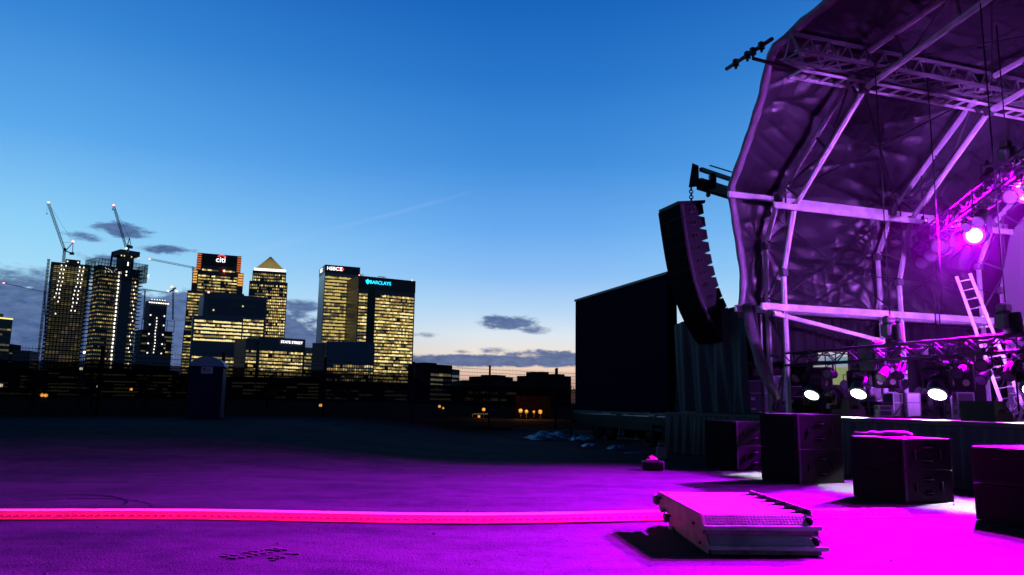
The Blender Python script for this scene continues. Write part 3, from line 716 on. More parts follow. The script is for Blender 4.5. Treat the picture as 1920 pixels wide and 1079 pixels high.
# dark riverside trees beyond the fence
LEAF = mat('dark_foliage', (.018, .026, .014), .8)
TRK = mat('bark', (.03, .022, .016), .9)
def tree(px, y, h, label, seed):
    rnd = random.Random(seed); g = at(px, 760, y); g.z = 0
    o = thing('tree', label, 'tree', g, 'trees on the river bank behind the fence')
    mb = MB(); mb.tube([g, g+V((.1, 0, h*.3)), g+V((-.1, .1, h*.6)), g+V((0, 0, h*.85))], [h*.035, h*.028, h*.018, .02], 7)
    for k in range(6):
        a = rnd.uniform(0, 6.28); z0_ = h*rnd.uniform(.3, .6); e_ = g+V((math.cos(a)*h*.25, math.sin(a)*h*.25, z0_+h*.22)); mb.tube([g+V((0, 0, z0_)), e_], [h*.014, .02], 5)
    mb.build('trunk', TRK, o)
    cr_ = MB(); cl = [(V((rnd.gauss(0, .19)*h, rnd.gauss(0, .19)*h, h*rnd.uniform(.42, .92))), h*rnd.uniform(.09, .17)) for _ in range(16)]
    for c, r in cl:
        for _ in range(75):
            d = V((rnd.gauss(0, 1), rnd.gauss(0, 1), rnd.gauss(0, .8))).normalized()*r*rnd.uniform(.55, 1.08); p = g+c+d
            a = V((rnd.gauss(0, 1), rnd.gauss(0, 1), rnd.gauss(0, 1))).normalized(); b_ = a.cross(d.normalized()+V((.1, .2, .3))).normalized(); sz = h*.028
            cr_.poly([p-a*sz, p+b_*sz*.7, p+a*sz, p-b_*sz*.7])
    cr_.build('crown', LEAF, o)
TL = [(500, 118, 5.2), (640, 125, 5.0), (705, 150, 5.8), (890, 120, 4.4), (935, 130, 5.3), (985, 115, 4.0), (270, 120, 5.4), (170, 110, 5.0), (60, 105, 5.0), (350, 130, 5.6), (1050, 150, 5.2)]
TN = ['on the bank under the STATE STREET block', 'on the bank under the ribbed block', 'on the bank under the BARCLAYS tower', 'on the bank left of the middle fence post', 'right behind the middle fence post', 'on the bank between the fence posts near the screen',
      'on the bank under the shortest unfinished tower', 'on the bank under the mushroom-topped tower', 'on the bank at the far left', 'on the bank behind the portable toilet', 'on the bank beside the big screen']
for i, (a, y, h) in enumerate(TL): tree(a, y, h, 'small dark rounded tree ' + TN[i], i+40)

# low lamps across the bank
AML = mat('sodium_lamp', (.4, .2, .1), .5, emit=9, ecol=(1, .42, .07)); WML = mat('cool_lamp', (.4, .4, .4), .5, emit=5, ecol=(1, .9, .65))
def lampthing(name, px, py, y, r, mm, label, cat='lamp', power=0, group='distant lamps beyond the fence'):
    q = at(px, py, y); g = V((q.x, q.y, min(0, q.z-1)))
    o = thing(name, label, cat, g, group)
    mb = MB(); mb.tube([g, V((q.x, q.y, q.z-r))], .05, 6); mb.build('post', CRD, o)
    mb = MB(); mb.tube([q-V((0, 0, r)), q-V((0, 0, r*.6)), q+V((0, 0, r*.6)), q+V((0, 0, r))], [r*.5, r, r, r*.4], 10); mb.build('lantern', mm, o)
    if power:
        l = bpy.data.lights.new('lamp', 'POINT'); l.energy = power; l.color = (1, .35, .06); l.shadow_soft_size = .1
        lo = bpy.data.objects.new('lamp', l); C.objects.link(lo); lo.parent = o; lo.matrix_world = Matrix.Translation(q-V((0, 1.0, -.3)))
LM = [(976, 770.5, .13, 1, 'first lit orange lamp of the row left of the screen'), (987, 772, .11, 1, 'second lit orange lamp of the row left of the screen'), (1001, 772.5, .08, 0, 'faintest orange lamp of the row left of the screen'), (1013, 772.5, .13, 1, 'last bright orange lamp of the row left of the screen'),
      (907, 768, .11, 1, 'single orange lamp above a row of tiny lights'), (898, 781, .09, 0, 'orange lamp below the row of tiny lights'), (824, 762.5, .09, 0, 'left lamp of the orange pair under the dark stepped block'), (831, 765.5, .07, 0, 'right lamp of the orange pair under the dark stepped block'),
      (601, 760.5, .10, 0, 'orange lamp under the ribbed block'), (79, 741, .12, 0, 'left lamp of the orange pair under the leftmost unfinished tower'), (86, 741.5, .12, 0, 'right lamp of the orange pair under the leftmost unfinished tower'), (246, 730.5, .09, 0, 'orange lamp under the shortest unfinished tower')]
for i, (a, b_, r, pw, lb) in enumerate(LM): lampthing('street_lamp', a, b_, 75+i*.4, r*1.45, AML, lb, power=500 if pw else 0)
o = thing('boathouse', 'low brown boathouse wall lit orange by the row of lamps', 'building', at(1000, 765, 84))
q0, q1 = at(968, 742, 82.5), at(1031, 742, 84); q1.z = q0.z
mb = MB(); mb.hexa([V((q0.x, q0.y, -.2)), V((q1.x, q1.y, -.2)), V((q1.x, q1.y+6, -.2)), V((q0.x, q0.y+6, -.2)), q0, q1, V((q1.x, q1.y+6, q1.z)), V((q0.x, q0.y+6, q0.z))]); mb.build('wall', mat('boathouse_wall', (.10, .05, .035), .9, bump=(2, .5, .1), var=(.8, .5)), o)
mb = MB()
for k in range(9): x_ = q0+(q1-q0)*(k/8); mb.bar(V((x_.x, x_.y-.1, -.2)), V((x_.x, x_.y-.1, q0.z)), .16)
mb.build('battens', mat('batten', (.05, .03, .02), .9), o)
for i, (a, b_, r, lb) in enumerate([(2, 723, .16, 'white lamp at the left edge of the fence'), (152, 692, .15, 'upper white lamp between the two left unfinished towers'), (183, 725, .09, 'small white lamp below the mushroom-topped tower'), (158, 661, .11, 'small lamp high on the gap between the left unfinished towers')]):
    lampthing('street_lamp', a, b_, 78+i, r, WML, lb)
mb = MB()
for i in range(8):
    q = at(890+i*3.4, 776, 82); mb.rbox(q, (.12, .1, .08), .02)
q0, q1 = at(886, 777, 82.2), at(918, 777, 82.2); mb.bar(q0, q1, .04)
for q in (q0, q1): mb.bar(V((q.x, q.y, -.1)), q, .05)
tag(mb.build('festoon_lights', WIN[0]), 'row of tiny warm lights under the single orange lamp', 'lights')

# ------------------------------------------------------------------ perimeter fence
FT = 3.62
fp = [V((-27, 24.5, 0)), V((-17.2, 32, 0)), V((-1.2, 43.7, 0)), V((2.8, 47.2, 0)), V((9, 53, 0))]
o = thing('perimeter_fence', 'tall wire mesh fence with dark netting across the back of the site', 'fence', fp[1])
def fence_pts(step):
    out = []
    for k in range(len(fp)-1):
        L = (fp[k+1]-fp[k]).length; n = max(1, round(L/step))
        for j in range(n): out.append(fp[k]+(fp[k+1]-fp[k])*(j/n))
    return out+[fp[-1]]
posts = fence_pts(5.0); FM = mat('fence_green', (.008, .009, .012), .8, spec=.1)
for p in posts:
    mb = MB(); z0_ = gz(p.x, p.y); mb.box(V((p.x, p.y, (z0_+FT)/2)), (.12, .12, FT-z0_)); mb.box(V((p.x, p.y, FT+.02)), (.15, .15, .05)); mb.build('post', FM, o)
for k in range(len(posts)-1):
    p, q = posts[k], posts[k+1]; d = (q-p).normalized(); p = p+d*.07; q = q-d*.07; L = (q-p).length; zb_ = min(gz(p.x, p.y), gz(q.x, q.y))+.05
    mb = MB(); n = int(L/.11)
    for j in range(n+1):
        x = p+(q-p)*(j/n); mb.bar(V((x.x, x.y, zb_)), V((x.x, x.y, FT-.06)), .007)
    z = zb_
    while z < FT: mb.bar(V((p.x, p.y, z)), V((q.x, q.y, z)), .018); z += .2
    mb.build('mesh_panel', FM, o)
SCR = mat('debris_net', (.003, .003, .006), .95, alpha=.90, bump=(3, .5, .05), spec=.02)
mb = MB()
for k in range(len(posts)-1):
    p, q = posts[k], posts[k+1]; nn = V(((q-p).y, -(q-p).x, 0)).normalized()*.08
    def sag(u, v, p=p, q=q, nn=nn):
        x = p+(q-p)*u; fx = 960+FPX*(x.x/x.y)
        top = 3.05 if fx < 780 else 2.55
        if 700 < fx < 860: top = 3.05-.5*sstep(760, 800, fx)
        top -= .10*math.sin(math.pi*u)+.02*math.sin(u*23+k_*2)
        z0_ = gz(x.x, x.y)-.02
        return x+nn*(1+.5*math.sin(u*17)*v)+V((0, 0, z0_+(top-z0_)*v))
    k_ = k
    mb.grid(sag, 24, 4)
mb.build('netting', SCR, o)
# rough concrete kerb at the back of the tarmac
KB = mat('kerb_concrete', (.10, .095, .08), .9, bump=(8, .6, .03), var=(2, .4))
kp = [atz(840, 801, 0), atz(1010, 809, 0), atz(1150, 817, 0), atz(1245, 823, 0)]
for i in range(3):
    a, b_ = kp[i], kp[i+1]; n = max(1, int((b_-a).length/1.2)); 
    for j in range(n):
        x0 = a+(b_-a)*((j+.03)/n); x1 = a+(b_-a)*((j+.97)/n); mb = MB(); mb.bar(x0+V((0, 0, .05)), x1+V((0, 0, .05)), .2, .13)
        tag(mb.build('kerb_stone', KB), 'worn pale kerb stone at the back edge of the tarmac', 'kerb stone', 'kerb stones at the back of the tarmac')
# ------------------------------------------------------------------ portable toilet
c = at(385, 782, 29.7); zt0 = gz(c.x, c.y); c.z = zt0
o = thing('portable_toilet', 'dark blue portable toilet with a pale domed roof by the fence', 'portable toilet', c)
BLU = mat('toilet_blue', (.006, .008, .06), .6, var=(2, .2), spec=.1); RF = mat('toilet_roof', (.25, .32, .52), .5, spec=.3)
fw = V((.25, -1, 0)).normalized(); rt = V((1, .25, 0)).normalized(); U3 = V((0, 0, 1))
hw, hd, bh = .60, .6, 2.0
mb = MB(); mb.rbox(c+U3*((bh-.06)/2), (2*hw, 2*hd, bh-.06), .04, (rt, -fw, U3)); mb.rbox(c+U3*.06, (2*hw+.08, 2*hd+.08, .12), .03, (rt, -fw, U3)); mb.build('body', BLU, o)
mb = MB()
def roofp(u, v):
    a = -1+2*u; return c+rt*(a*(hw+.05))+fw*((v*2-1)*(hd+.05))+U3*(bh-.10+.46*(max(0, 1-(a*.985)**2))**.5)
mb.grid(roofp, 20, 2)
for v in (0, 1): mb.poly([roofp(i/20, v) for i in (range(21) if v else reversed(range(21)))])
mb.build('roof', RF, o)
mb = MB(); mb.rbox(c+fw*(hd+.015)+U3*1.02, (.95, .03, 1.8), .012, (rt, -fw, U3)); dr = mb.build('door', mat('toilet_door', (.005, .007, .055), .6, spec=.1), o)
mb = MB(); mb.rbox(c+fw*(hd+.05)+rt*.4+U3*1.0, (.05, .05, .16), .012, (rt, -fw, U3)); hb = mb.build('handle', BLK, dr)
mb = MB(); mb.box(c+fw*(hd+.035)+rt*.02+U3*1.83, (.42, .01, .26), (rt, -fw, U3)); sg_ = mb.build('sign', mat('toilet_sign', (.50, .42, .60), .5), dr)
mb = MB(); mb.box(c+fw*(hd+.043)+rt*(-.08)+U3*1.86, (.09, .006, .10), (rt, -fw, U3)); mb.box(c+fw*(hd+.043)+rt*.08+U3*1.86, (.14, .006, .03), (rt, -fw, U3)); mb.box(c+fw*(hd+.043)+rt*.05+U3*1.79, (.22, .006, .02), (rt, -fw, U3)); mb.build('sign_mark', mat('sign_mark', (.35, .03, .10), .5), dr)

# ------------------------------------------------------------------ LED screen on its trailer
o = thing('screen_trailer', 'big unlit black video screen raised on a trailer', 'video screen', S(-8, 1.6, 0))
s0 = 1.45; tA, tB = -12.3, -3.15; zA, zB = 1.28, 6.68
mb = MB(); mb.hexa([S(tA, s0, zA), S(tB, s0, zA), S(tB, s0+.35, zA), S(tA, s0+.35, zA), S(tA, s0, zB), S(tB, s0, zB), S(tB, s0+.35, zB), S(tA, s0+.35, zB)]); mb.build('panel_body', mat('screen_body', (.0028, .003, .008), .9, spec=.02), o)
mb = MB(); n1_, n2_ = 9, 6
for i in range(n1_):
    for j in range(n2_):
        ta = tA+.06+(tB-tA-.12)*i/n1_; tb = tA+.06+(tB-tA-.12)*(i+1)/n1_-.003; za = zA+.06+(zB-zA-.12)*j/n2_; zb_ = zA+.06+(zB-zA-.12)*(j+1)/n2_-.003
        mb.hexa([S(ta, s0-.03, za), S(tb, s0-.03, za), S(tb, s0-.003, za), S(ta, s0-.003, za), S(ta, s0-.03, zb_), S(tb, s0-.03, zb_), S(tb, s0-.003, zb_), S(ta, s0-.003, zb_)])
mb.build('led_tiles', mat('led_face', (.005, .006, .022), .9, spec=.02), o)
mb = MB(); mb.bar(S(tA, s0, zB+.06), S(tB, s0, zB+.06), .14, .1); mb.build('top_rail', mat('screen_trim', (.05, .055, .065), .5), o)
mb = MB(); mb.bar(S(tA, s0, zA-.08), S(tB, s0, zA-.08), .2, .12); mb.build('bottom_rail', mat('screen_trim', (.05, .055, .065), .5), o)
mb = MB()
mb.hexa([S(tA+.2, s0-.2, .55), S(tB-.1, s0-.2, .55), S(tB-.1, s0+1.9, .55), S(tA+.2, s0+1.9, .55), S(tA+.2, s0-.2, 1.1), S(tB-.1, s0-.2, 1.1), S(tB-.1, s0+1.9, 1.1), S(tA+.2, s0+1.9, 1.1)]); mb.build('trailer_bed', BLK, o)
mb = MB()
for a in (tA+3, tB-3): mb.bar(S(a, s0+.9, 1.1), S(a, s0+.9, 6.2), .3); mb.bar(S(a, s0+1.7, 1.1), S(a, s0+.4, 5.0), .12)
mb.build('lift_mast', BLK, o)
for a in (tA+2.6, tA+3.9, tB-1.6):
    for b_ in (0.05, 1.65):
        mb = MB(); q = S(a, s0+b_, .45); mb.tube([q-D*.13, q+D*.13], .44, 18); wh = mb.build('wheel', RUB, o)
        mb = MB(); mb.tube([q-D*.14, q+D*.14], .2, 14); mb.build('rim', BLK, wh)
for a in (tA+.6, tB-.5):
    for b_ in (-.5, 2.2):
        mb = MB(); mb.bar(S(a, s0+b_, .05), S(a, s0+b_, .8), .09); mb.box(S(a, s0+b_, .04), (.35, .35, .06)); mb.bar(S(a, s0+b_, .75), S(a, s0+.8, .75), .1); mb.build('outrigger', BLK, o)
mb = MB(); 
for a, l in ((-8.4, .9), (-6.6, .35), (-4.4, .6)): mb.box(S(a, s0-.12, 1.165), (l, .1, .07), (W, D, U3))
mb.build('clip_lights', mat('pale_trim', (.35, .33, .25), .5), o)

# ------------------------------------------------------------------ stage deck
ZD = 1.35; TE = 24.0; SE = 11.5
o = thing('stage', 'black stage platform with a pale metal edge and draped skirt', 'stage', S(10, 4, 0))
mb = MB(); mb.hexa([S(-1, 0, ZD-.18), S(TE, 0, ZD-.18), S(TE, SE, ZD-.18), S(-1, SE, ZD-.18), S(-1, 0, ZD), S(TE, 0, ZD), S(TE, SE, ZD), S(-1, SE, ZD)]); mb.build('deck', mat('stage_ply', (.006, .0055, .0075), .75, bump=(12, .3, .01), var=(1.5, .35), spec=.12), o)
mb = MB(); mb.bar(S(-1, -.02, ZD-.05), S(TE, -.02, ZD-.05), .035, .10); mb.build('edge_rail', mat('edge_rail_metal', (.012, .011, .015), .6), o)
mb = MB()
def skirt(u, v):
    a = -1+u*(TE+1); k = .05*math.sin(a*9+math.sin(a*2.3)*2)+.04*math.sin(a*23+1.1*math.sin(a)); return S(a, -.06+k*(1-v*.8)-.05*(1-v), .0+(ZD-.11)*v)
mb.grid(skirt, 420, 8); mb.build('skirt', mat('skirt_cloth', (.0045, .006, .013), .65, bump=(14, .5, .02), var=(2, .4)), o)
mb = MB()
def skirt2(u, v):
    a = u*SE; k = .05*math.sin(a*11); return S(-1.06+k, a, (ZD-.02)*v)
mb.grid(skirt2, 120, 3); mb.build('side_skirt', CLOTH, o)
mb = MB()
for a in range(1, 24, 2):
    for b_ in (.6, 3.6, 6.6, 9.6): mb.bar(S(a, b_, 0), S(a, b_, ZD-.18), .1)
mb.build('scaffold_legs', ALUD, o)

# ------------------------------------------------------------------ stage roof
RO = thing('stage_roof', 'arched aluminium stage roof skinned in dark purple-lit fabric', 'stage roof', S(11.5, 5, 0))
TCN = 11.5
inn = [(4.25, ZD), (4.25, 5.55), (4.85, 7.42), (7.75, 9.92), (11.5, 10.55)]
out = [(3.45, ZD), (3.45, 6.5), (4.15, 7.87), (7.9, 10.86), (11.5, 11.25)]
mir = lambda L: L+[(2*TCN-a, z) for a, z in reversed(L[:-1])]
INN, OUT = mir(inn), mir(out)
def seglen(L):
    d = [0]
    for i in range(1, len(L)): d.append(d[-1]+math.hypot(L[i][0]-L[i-1][0], L[i][1]-L[i-1][1]))
    return d
def prof(L, d, x):
    x = max(0, min(d[-1], x))
    for i in range(1, len(L)):
        if x <= d[i] or i == len(L)-1:
            k = (x-d[i-1])/(d[i]-d[i-1]); return L[i-1][0]+(L[i][0]-L[i-1][0])*k, L[i-1][1]+(L[i][1]-L[i-1][1])*k
DI, DO = seglen(INN), seglen(OUT)
for s_ in (1.0, 5.4, 9.8):
    o = None
    mb = MB()
    for i in range(len(INN)-1):
        p, q = S(INN[i][0], s_, INN[i][1]), S(INN[i+1][0], s_, INN[i+1][1]); mb.bar(p, q, .075, .14, up=D); mb.bar(p, q, .14, .07, up=D)
    ar = mb.build('arch_truss', ALU, RO)
    mb = MB()
    for i in range(len(OUT)-1):
        p, q = S(OUT[i][0], s_, OUT[i][1]), S(OUT[i+1][0], s_, OUT[i+1][1]); mb.bar(p, q, .075, .14, up=D); mb.bar(p, q, .14, .07, up=D)
    mb.build('outer_chord', ALU, ar)
    mb = MB(); n = 17
    for k in range(n+1):
        a, b_ = prof(INN, DI, DI[-1]*k/n), prof(OUT, DO, DO[-1]*k/n)
        mb.bar(S(a[0], s_, a[1]), S(b_[0], s_, b_[1]), .05)
        if k < n:
            b2 = prof(OUT, DO, DO[-1]*(k+1)/n) if k % 2 else prof(INN, DI, DI[-1]*(k+1)/n)
            a2 = a if k % 2 else b_
            mb.bar(S(a2[0], s_, a2[1]), S(b2[0], s_, b2[1]), .04)
    mb.build('web_braces', ALUD, ar)
    mb = MB()
    for (L, i) in ((INN, 1), (INN, 2), (INN, 3), (OUT, 1), (OUT, 2), (OUT, 3)): mb.rbox(S(L[i][0], s_, L[i][1]), (.22, .22, .24), .03, (W, D, U3))
    mb.build('joint_plates', mat('steel_joint', (.10, .10, .11), .5, .5), ar)
# purlins running from front to back
def purlin(t_, z_, s0_, s1_, h=.13, w_=.08, mm=ALU):
    mb = MB(); mb.bar(S(t_, s0_, z_), S(t_, s1_, z_), w_, h); return mb.build('purlin', mm, RO)
for sgn in (0, 1):
    fx = (lambda t_: t_) if sgn == 0 else (lambda t_: 2*TCN-t_)
    purlin(fx(3.45-.1), 4.52, -.1, 10.6, .2); purlin(fx(4.25+.1), 4.48, .1, 10.6, .2)
    purlin(fx(4.05), 7.84, -.72, 10.6, .17); purlin(fx(4.95), 7.38, .2, 10.6, .17)
    purlin(fx(4.1), 7.62, 1.0, 10.6, .05, .05, ALUD)
    # long truss at the eaves nodes
    mb = MB(); a0_, a1_ = -1.4, 10.6
    c4 = [(fx(7.9), 10.98), (fx(7.6), 10.38), (fx(8.2), 10.38)]
    for (tt, zz) in c4: mb.bar(S(tt, a0_, zz), S(tt, a1_, zz), .07, .09)
    n = 20
    for k in range(n):
        x0, x1 = a0_+(a1_-a0_)*k/n, a0_+(a1_-a0_)*(k+1)/n
        for i in range(3):
            p, q = c4[i], c4[(i+1) % 3]
            mb.bar(S(p[0], x0, p[1]), S(q[0], x1, q[1]), .04)
            if k % 2 == 0: mb.bar(S(p[0], x0, p[1]), S(q[0], x0, q[1]), .035)
    mb.build('roof_truss', mat('roof_truss_alu', (.13, .125, .14), .45, .35), RO)
    mb = MB(); z_ = 10.12
    for tt in (fx(7.75), fx(7.3)): mb.bar(S(tt, -1.0, z_), S(tt, 10.2, z_), .05, .06)
    for k in range(25): mb.bar(S(fx(7.3), -1.0+11.2*k/24, z_), S(fx(7.75), -1.0+11.2*k/24, z_), .05)
    mb.build('ladder_beam', ALU, RO)
mb = MB(); mb.bar(S(TCN, -1.8, 11.25), S(TCN, 10.6, 11.25), .1, .16); mb.build('purlin', ALUD, RO)
# diagonal braces
mb = MB(); mb.bar(S(4.25, .6, 4.30), S(4.3, 4.6, 3.62), .10, .12); mb.build('diagonal_brace', ALU, RO)
for (p, q) in (((3.9, 1, 4.7), (3.6, 5.4, 7.6)), ((3.6, 1, 7.6), (3.9, 5.4, 4.7)), ((3.9, 5.4, 4.7), (3.6, 9.8, 7.6)), ((3.6, 5.4, 7.6), (3.9, 9.8, 4.7)), ((4.4, 1, 7.9), (7.6, 5.4, 10.5)), ((7.6, 1, 10.4), (4.4, 5.4, 7.9)),
               ((7.9, 1, 10.5), (11.5, 5.4, 10.9)), ((11.5, 1, 10.9), (7.9, 5.4, 10.5)), ((3.45, 1, 1.4), (3.45, 5.4, 4.4))):
    mb = MB(); mb.tube([S(*p), S(*q)], .018, 5); mb.build('brace_cable', BLK, RO)
mb = MB(); mb.bar(S(3.9, 1, 1.6), S(4.2, 1, 3.3), .05); mb.bar(S(3.5, 1, 4.3), S(4.2, 1, 3.3), .05); mb.build('leg_brace', ALUD, RO)
# fabric skin
SK = [(3.18, ZD), (3.18, 4.5), (3.18, 6.60), (3.90, 8.10), (7.80, 11.24), (11.5, 11.54)]
SKM = mir(SK); DS = seglen(SKM)
def front_s(x):   # front edge position along the profile
    # nodes by distance
    ks = [(0, .50), (2.2, .25), (3.15, .30), (4.17, .42), (5.2, .29), (6.14, -.13), (6.85, -.46), (7.76, -.60), (8.81, -.79), (9.95, -1.04), (11.0, -1.38), (11.35, -1.38), (11.8, -1.08), (15.5, -1.02)]
    if x > DS[5]: x = DS[-1]-x
    for i in range(len(ks)-1):
        if x <= ks[i+1][0]:
            k = (x-ks[i][0])/(ks[i+1][0]-ks[i][0]); return ks[i][1]+(ks[i+1][1]-ks[i][1])*k
    return -1.02
NU, NV = 420, 190
def fold(x, s_):
    # radial folds from the nodes plus long tension wrinkles
    h = 0
    for (nx_, ns, f_, am) in ((DS[2], 5.4, 15, .05), (DS[3], 5.4, 17, .045), (DS[2], 1.0, 13, .04), (DS[4], 1.0, 19, .03), (DS[4], 5.4, 17, .035), (DS[3], 9.8, 15, .05), (DS[1], 1.0, 11, .05), (DS[1], 5.4, 13, .05), (DS[4], 9.8, 15, .045)):
        dx, ds = x-nx_, s_-ns; r = math.hypot(dx, ds)+.05; a = math.atan2(ds, dx)
        h += am*math.sin(a*f_+1.7*math.sin(r*1.3+ns)+nx_)*math.exp(-r/2.6)*min(1, r/.5)*.55
    rid = lambda p: max(0.0, 1-abs(math.sin(p)))**3
    wx = x + .16*(s_-1)*math.sin(s_*.7+1) + .25*math.sin(s_*.9+x*.35)
    m1 = .5+.5*math.sin(x*1.9+s_*.8+1.0); m2 = .5+.5*math.sin(x*1.1-s_*1.3+2)
    h += .060*rid(wx*2.3+s_*.55)*m1 + .040*rid(wx*4.1-s_*.8+1)*m2 + .022*rid(x*6.3+s_*1.9+2*math.sin(s_*.6))*(1-m1) + .016*rid(s_*7+x*.7)*m2
    return h
def skin(u, v, lower=0):
    x = DS[-1]*u; t_, z_ = prof(SKM, DS, x); f0 = front_s(x); s_ = f0+(10.7-f0)*v
    e = .05; ta, za = prof(SKM, DS, x-.25); tb, zb_ = prof(SKM, DS, x+.25); nn = V((za-zb_, tb-ta)); nn.normalize()
    # nn points outward (t,z)
    span = (s_-1.0)/4.4; bay = abs(math.sin(math.pi*span)) if s_ > 1 else .3
    h = fold(x, s_)*2.4*sstep(0, .05, v) + .10*bay
    t2, z2 = t_+nn[0]*h, z_+nn[1]*h
    return S(t2, s_, z2)
FAB = bpy.data.materials.new('roof_fabric'); FAB.use_nodes = True; t = FAB.node_tree; b = t.nodes['Principled BSDF']
b.inputs['Base Color'].default_value = (.16, .15, .17, 1); b.inputs['Roughness'].default_value = .42; b.inputs['Specular IOR Level'].default_value = .5
co = t.nodes.new('ShaderNodeTexCoord'); mp = t.nodes.new('ShaderNodeMapping'); mp.inputs['Scale'].default_value = (.7, .7, 2.2); mp.inputs['Rotation'].default_value = (.5, .3, .3); t.links.new(co.outputs['Object'], mp.inputs[0])
ns = t.nodes.new('ShaderNodeTexNoise'); ns.inputs['Scale'].default_value = 2.2; ns.inputs['Detail'].default_value = 7; ns.inputs['Roughness'].default_value = .55; ns.inputs['Distortion'].default_value = 1.2; t.links.new(mp.outputs[0], ns.inputs['Vector'])
bp = t.nodes.new('ShaderNodeBump'); bp.inputs['Strength'].default_value = .22; bp.inputs['Distance'].default_value = .08; t.links.new(ns.outputs['Fac'], bp.inputs['Height']); t.links.new(bp.outputs[0], b.inputs['Normal'])
n2_ = t.nodes.new('ShaderNodeTexNoise'); n2_.inputs['Scale'].default_value = .6; n2_.inputs['Detail'].default_value = 4; t.links.new(co.outputs['Object'], n2_.inputs['Vector'])
rp = t.nodes.new('ShaderNodeValToRGB'); rp.color_ramp.elements[0].position = .35; rp.color_ramp.elements[1].position = .7; rp.color_ramp.elements[0].color = (.0085, .0058, .0105, 1); rp.color_ramp.elements[1].color = (.020, .0145, .024, 1)
t.links.new(n2_.outputs['Fac'], rp.inputs[0]); t.links.new(rp.outputs[0], b.inputs['Base Color'])
# the fabric runs from z 4.3 up over the ridge; the rear bay reaches the deck
u0, u1 = (DS[1]-.25)/DS[-1], 1-(DS[1]-.25)/DS[-1]
mb = MB(); mb.grid(lambda u, v: skin(u0+(u1-u0)*u, v), NU, NV)
mb.build('fabric_skin', FAB, RO)
BKC = mat('dark_drape', (.0035, .003, .005), .8, bump=(9, .5, .03), spec=.2)
mb = MB(); mb.grid(lambda u, v: S(3.30+.05*math.sin(v*31)+.03*math.sin(v*67+u*5), 5.4+5.2*v, ZD+(4.3-ZD)*u), 12, 70); mb.build('side_curtain_infill', BKC, RO)
mb = MB(); mb.grid(lambda u, v: S(3.20+.04*math.sin(v*29), 1.0+2.05*v, 2.95+(4.35-2.95)*u), 8, 40); mb.build('side_curtain_infill', BKC, RO)  # dark sheets added over the open front bay so no sky shows through
mb = MB(); mb.grid(lambda u, v: S(3.16+.04*math.sin(v*29), 4.25+1.4*v, ZD+(4.35-ZD)*u), 8, 24); mb.build('side_curtain_infill', BKC, RO)
mb = MB(); mb.grid(lambda u, v: S(3.12+.04*math.sin(v*29), 2.85+1.6*v, 3.35+(4.45-3.35)*u), 6, 24); mb.build('side_curtain_infill', BKC, RO)
mb = MB(); mb.grid(lambda u, v: S(3.20+.04*math.sin(v*29), 2.95+1.4*v, ZD+.95*u), 6, 24); mb.build('side_curtain_infill', BKC, RO)
mb = MB(); mb.grid(lambda u, v: S(2*TCN-3.30+.05*math.sin(v*31), .6+10*v, ZD+(4.3-ZD)*u), 6, 70); mb.build('side_curtain_infill', FAB, RO)
for sv in (.24, .47, .66, .84):
    for side in (0, 1):
        mb = MB(); mb.tube([skin((u0 if side == 0 else .5)+(.5-u0)*k/120, sv)-W*(.02 if side == 0 else -.02) for k in range(121)], .016, 5); mb.build('seam', mat('seam_tape', (.02, .017, .022), .5), RO)
# thick pale hem rope along the front edge and its loose tail
HEM = mat('hem_fabric', (.17, .15, .18), .5, bump=(6, .6, .05), var=(2, .3))
mb = MB(); pts = []
for i in range(90):
    x = DS[1]-.25+(DS[-1]/2-DS[1]+.25)*i/89*1.9
    u = x/DS[-1]
    if u < 1: pts.append(skin(u, 0)-D*.03)
mb.tube(pts, [.12+.012*math.sin(i*1.9) for i in range(len(pts))], 8); mb.build('front_hem', HEM, RO)
mb = MB(); tl = [PS(1400, 572, .2), PS(1407, 615, .15), PS(1419, 655, .1), PS(1430, 690, .1), PS(1443, 722, .1), PS(1458, 750, .15)]
mb.tube(tl, [.13, .17, .15, .19, .14, .07], 9); mb.build('fabric_tail', mat('tail_fabric', (.09, .085, .10), .5, bump=(5, .8, .08), var=(3, .35)), RO)
mb = MB()
def flap(u, v):
    a = PS(1402+v*3, 575, .25); k = tl; n = len(k)-1; x = u*n; i = min(n-1, int(x)); p = k[i]+(k[i+1]-k[i])*(x-i)
    q = S(3.45+.1*math.sin(u*9), 1.0+.4*u, p.z); return p+(q-p)*v*.4+W*.06*math.sin(v*9+u*6)
mb.grid(flap, 24, 16); mb.build('front_flap', FAB, RO)
# pale backdrop in the rear arch
mb = MB()
def backd(u, v):
    x = DI[-1]*(.0+1.0*v); a, z = prof(INN, DI, x); tt = a+(TCN-a)*u*1.0; zz = ZD+(z-ZD)*(1-0*u)
    tt = 4.45+(2*TCN-8.9)*v; 
    # height of inner chord at tt
    zt_ = 0
    for i in range(len(INN)-1):
        if INN[i][0] <= tt <= INN[i+1][0] and INN[i+1][0] > INN[i][0]: zt_ = INN[i][1]+(INN[i+1][1]-INN[i][1])*(tt-INN[i][0])/(INN[i+1][0]-INN[i][0])
    return S(tt, 9.6+.05*math.sin(v*60+u*2)+.03*math.sin(v*23), ZD+.1+(zt_-.2-ZD)*u)
mb.grid(backd, 14, 120)
tag(mb.build('backdrop_cloth', mat('backdrop', (.20, .18, .22), .8, bump=(2, .4, .05))), 'pale cloth backdrop hung in the rear arch of the stage', 'backdrop')
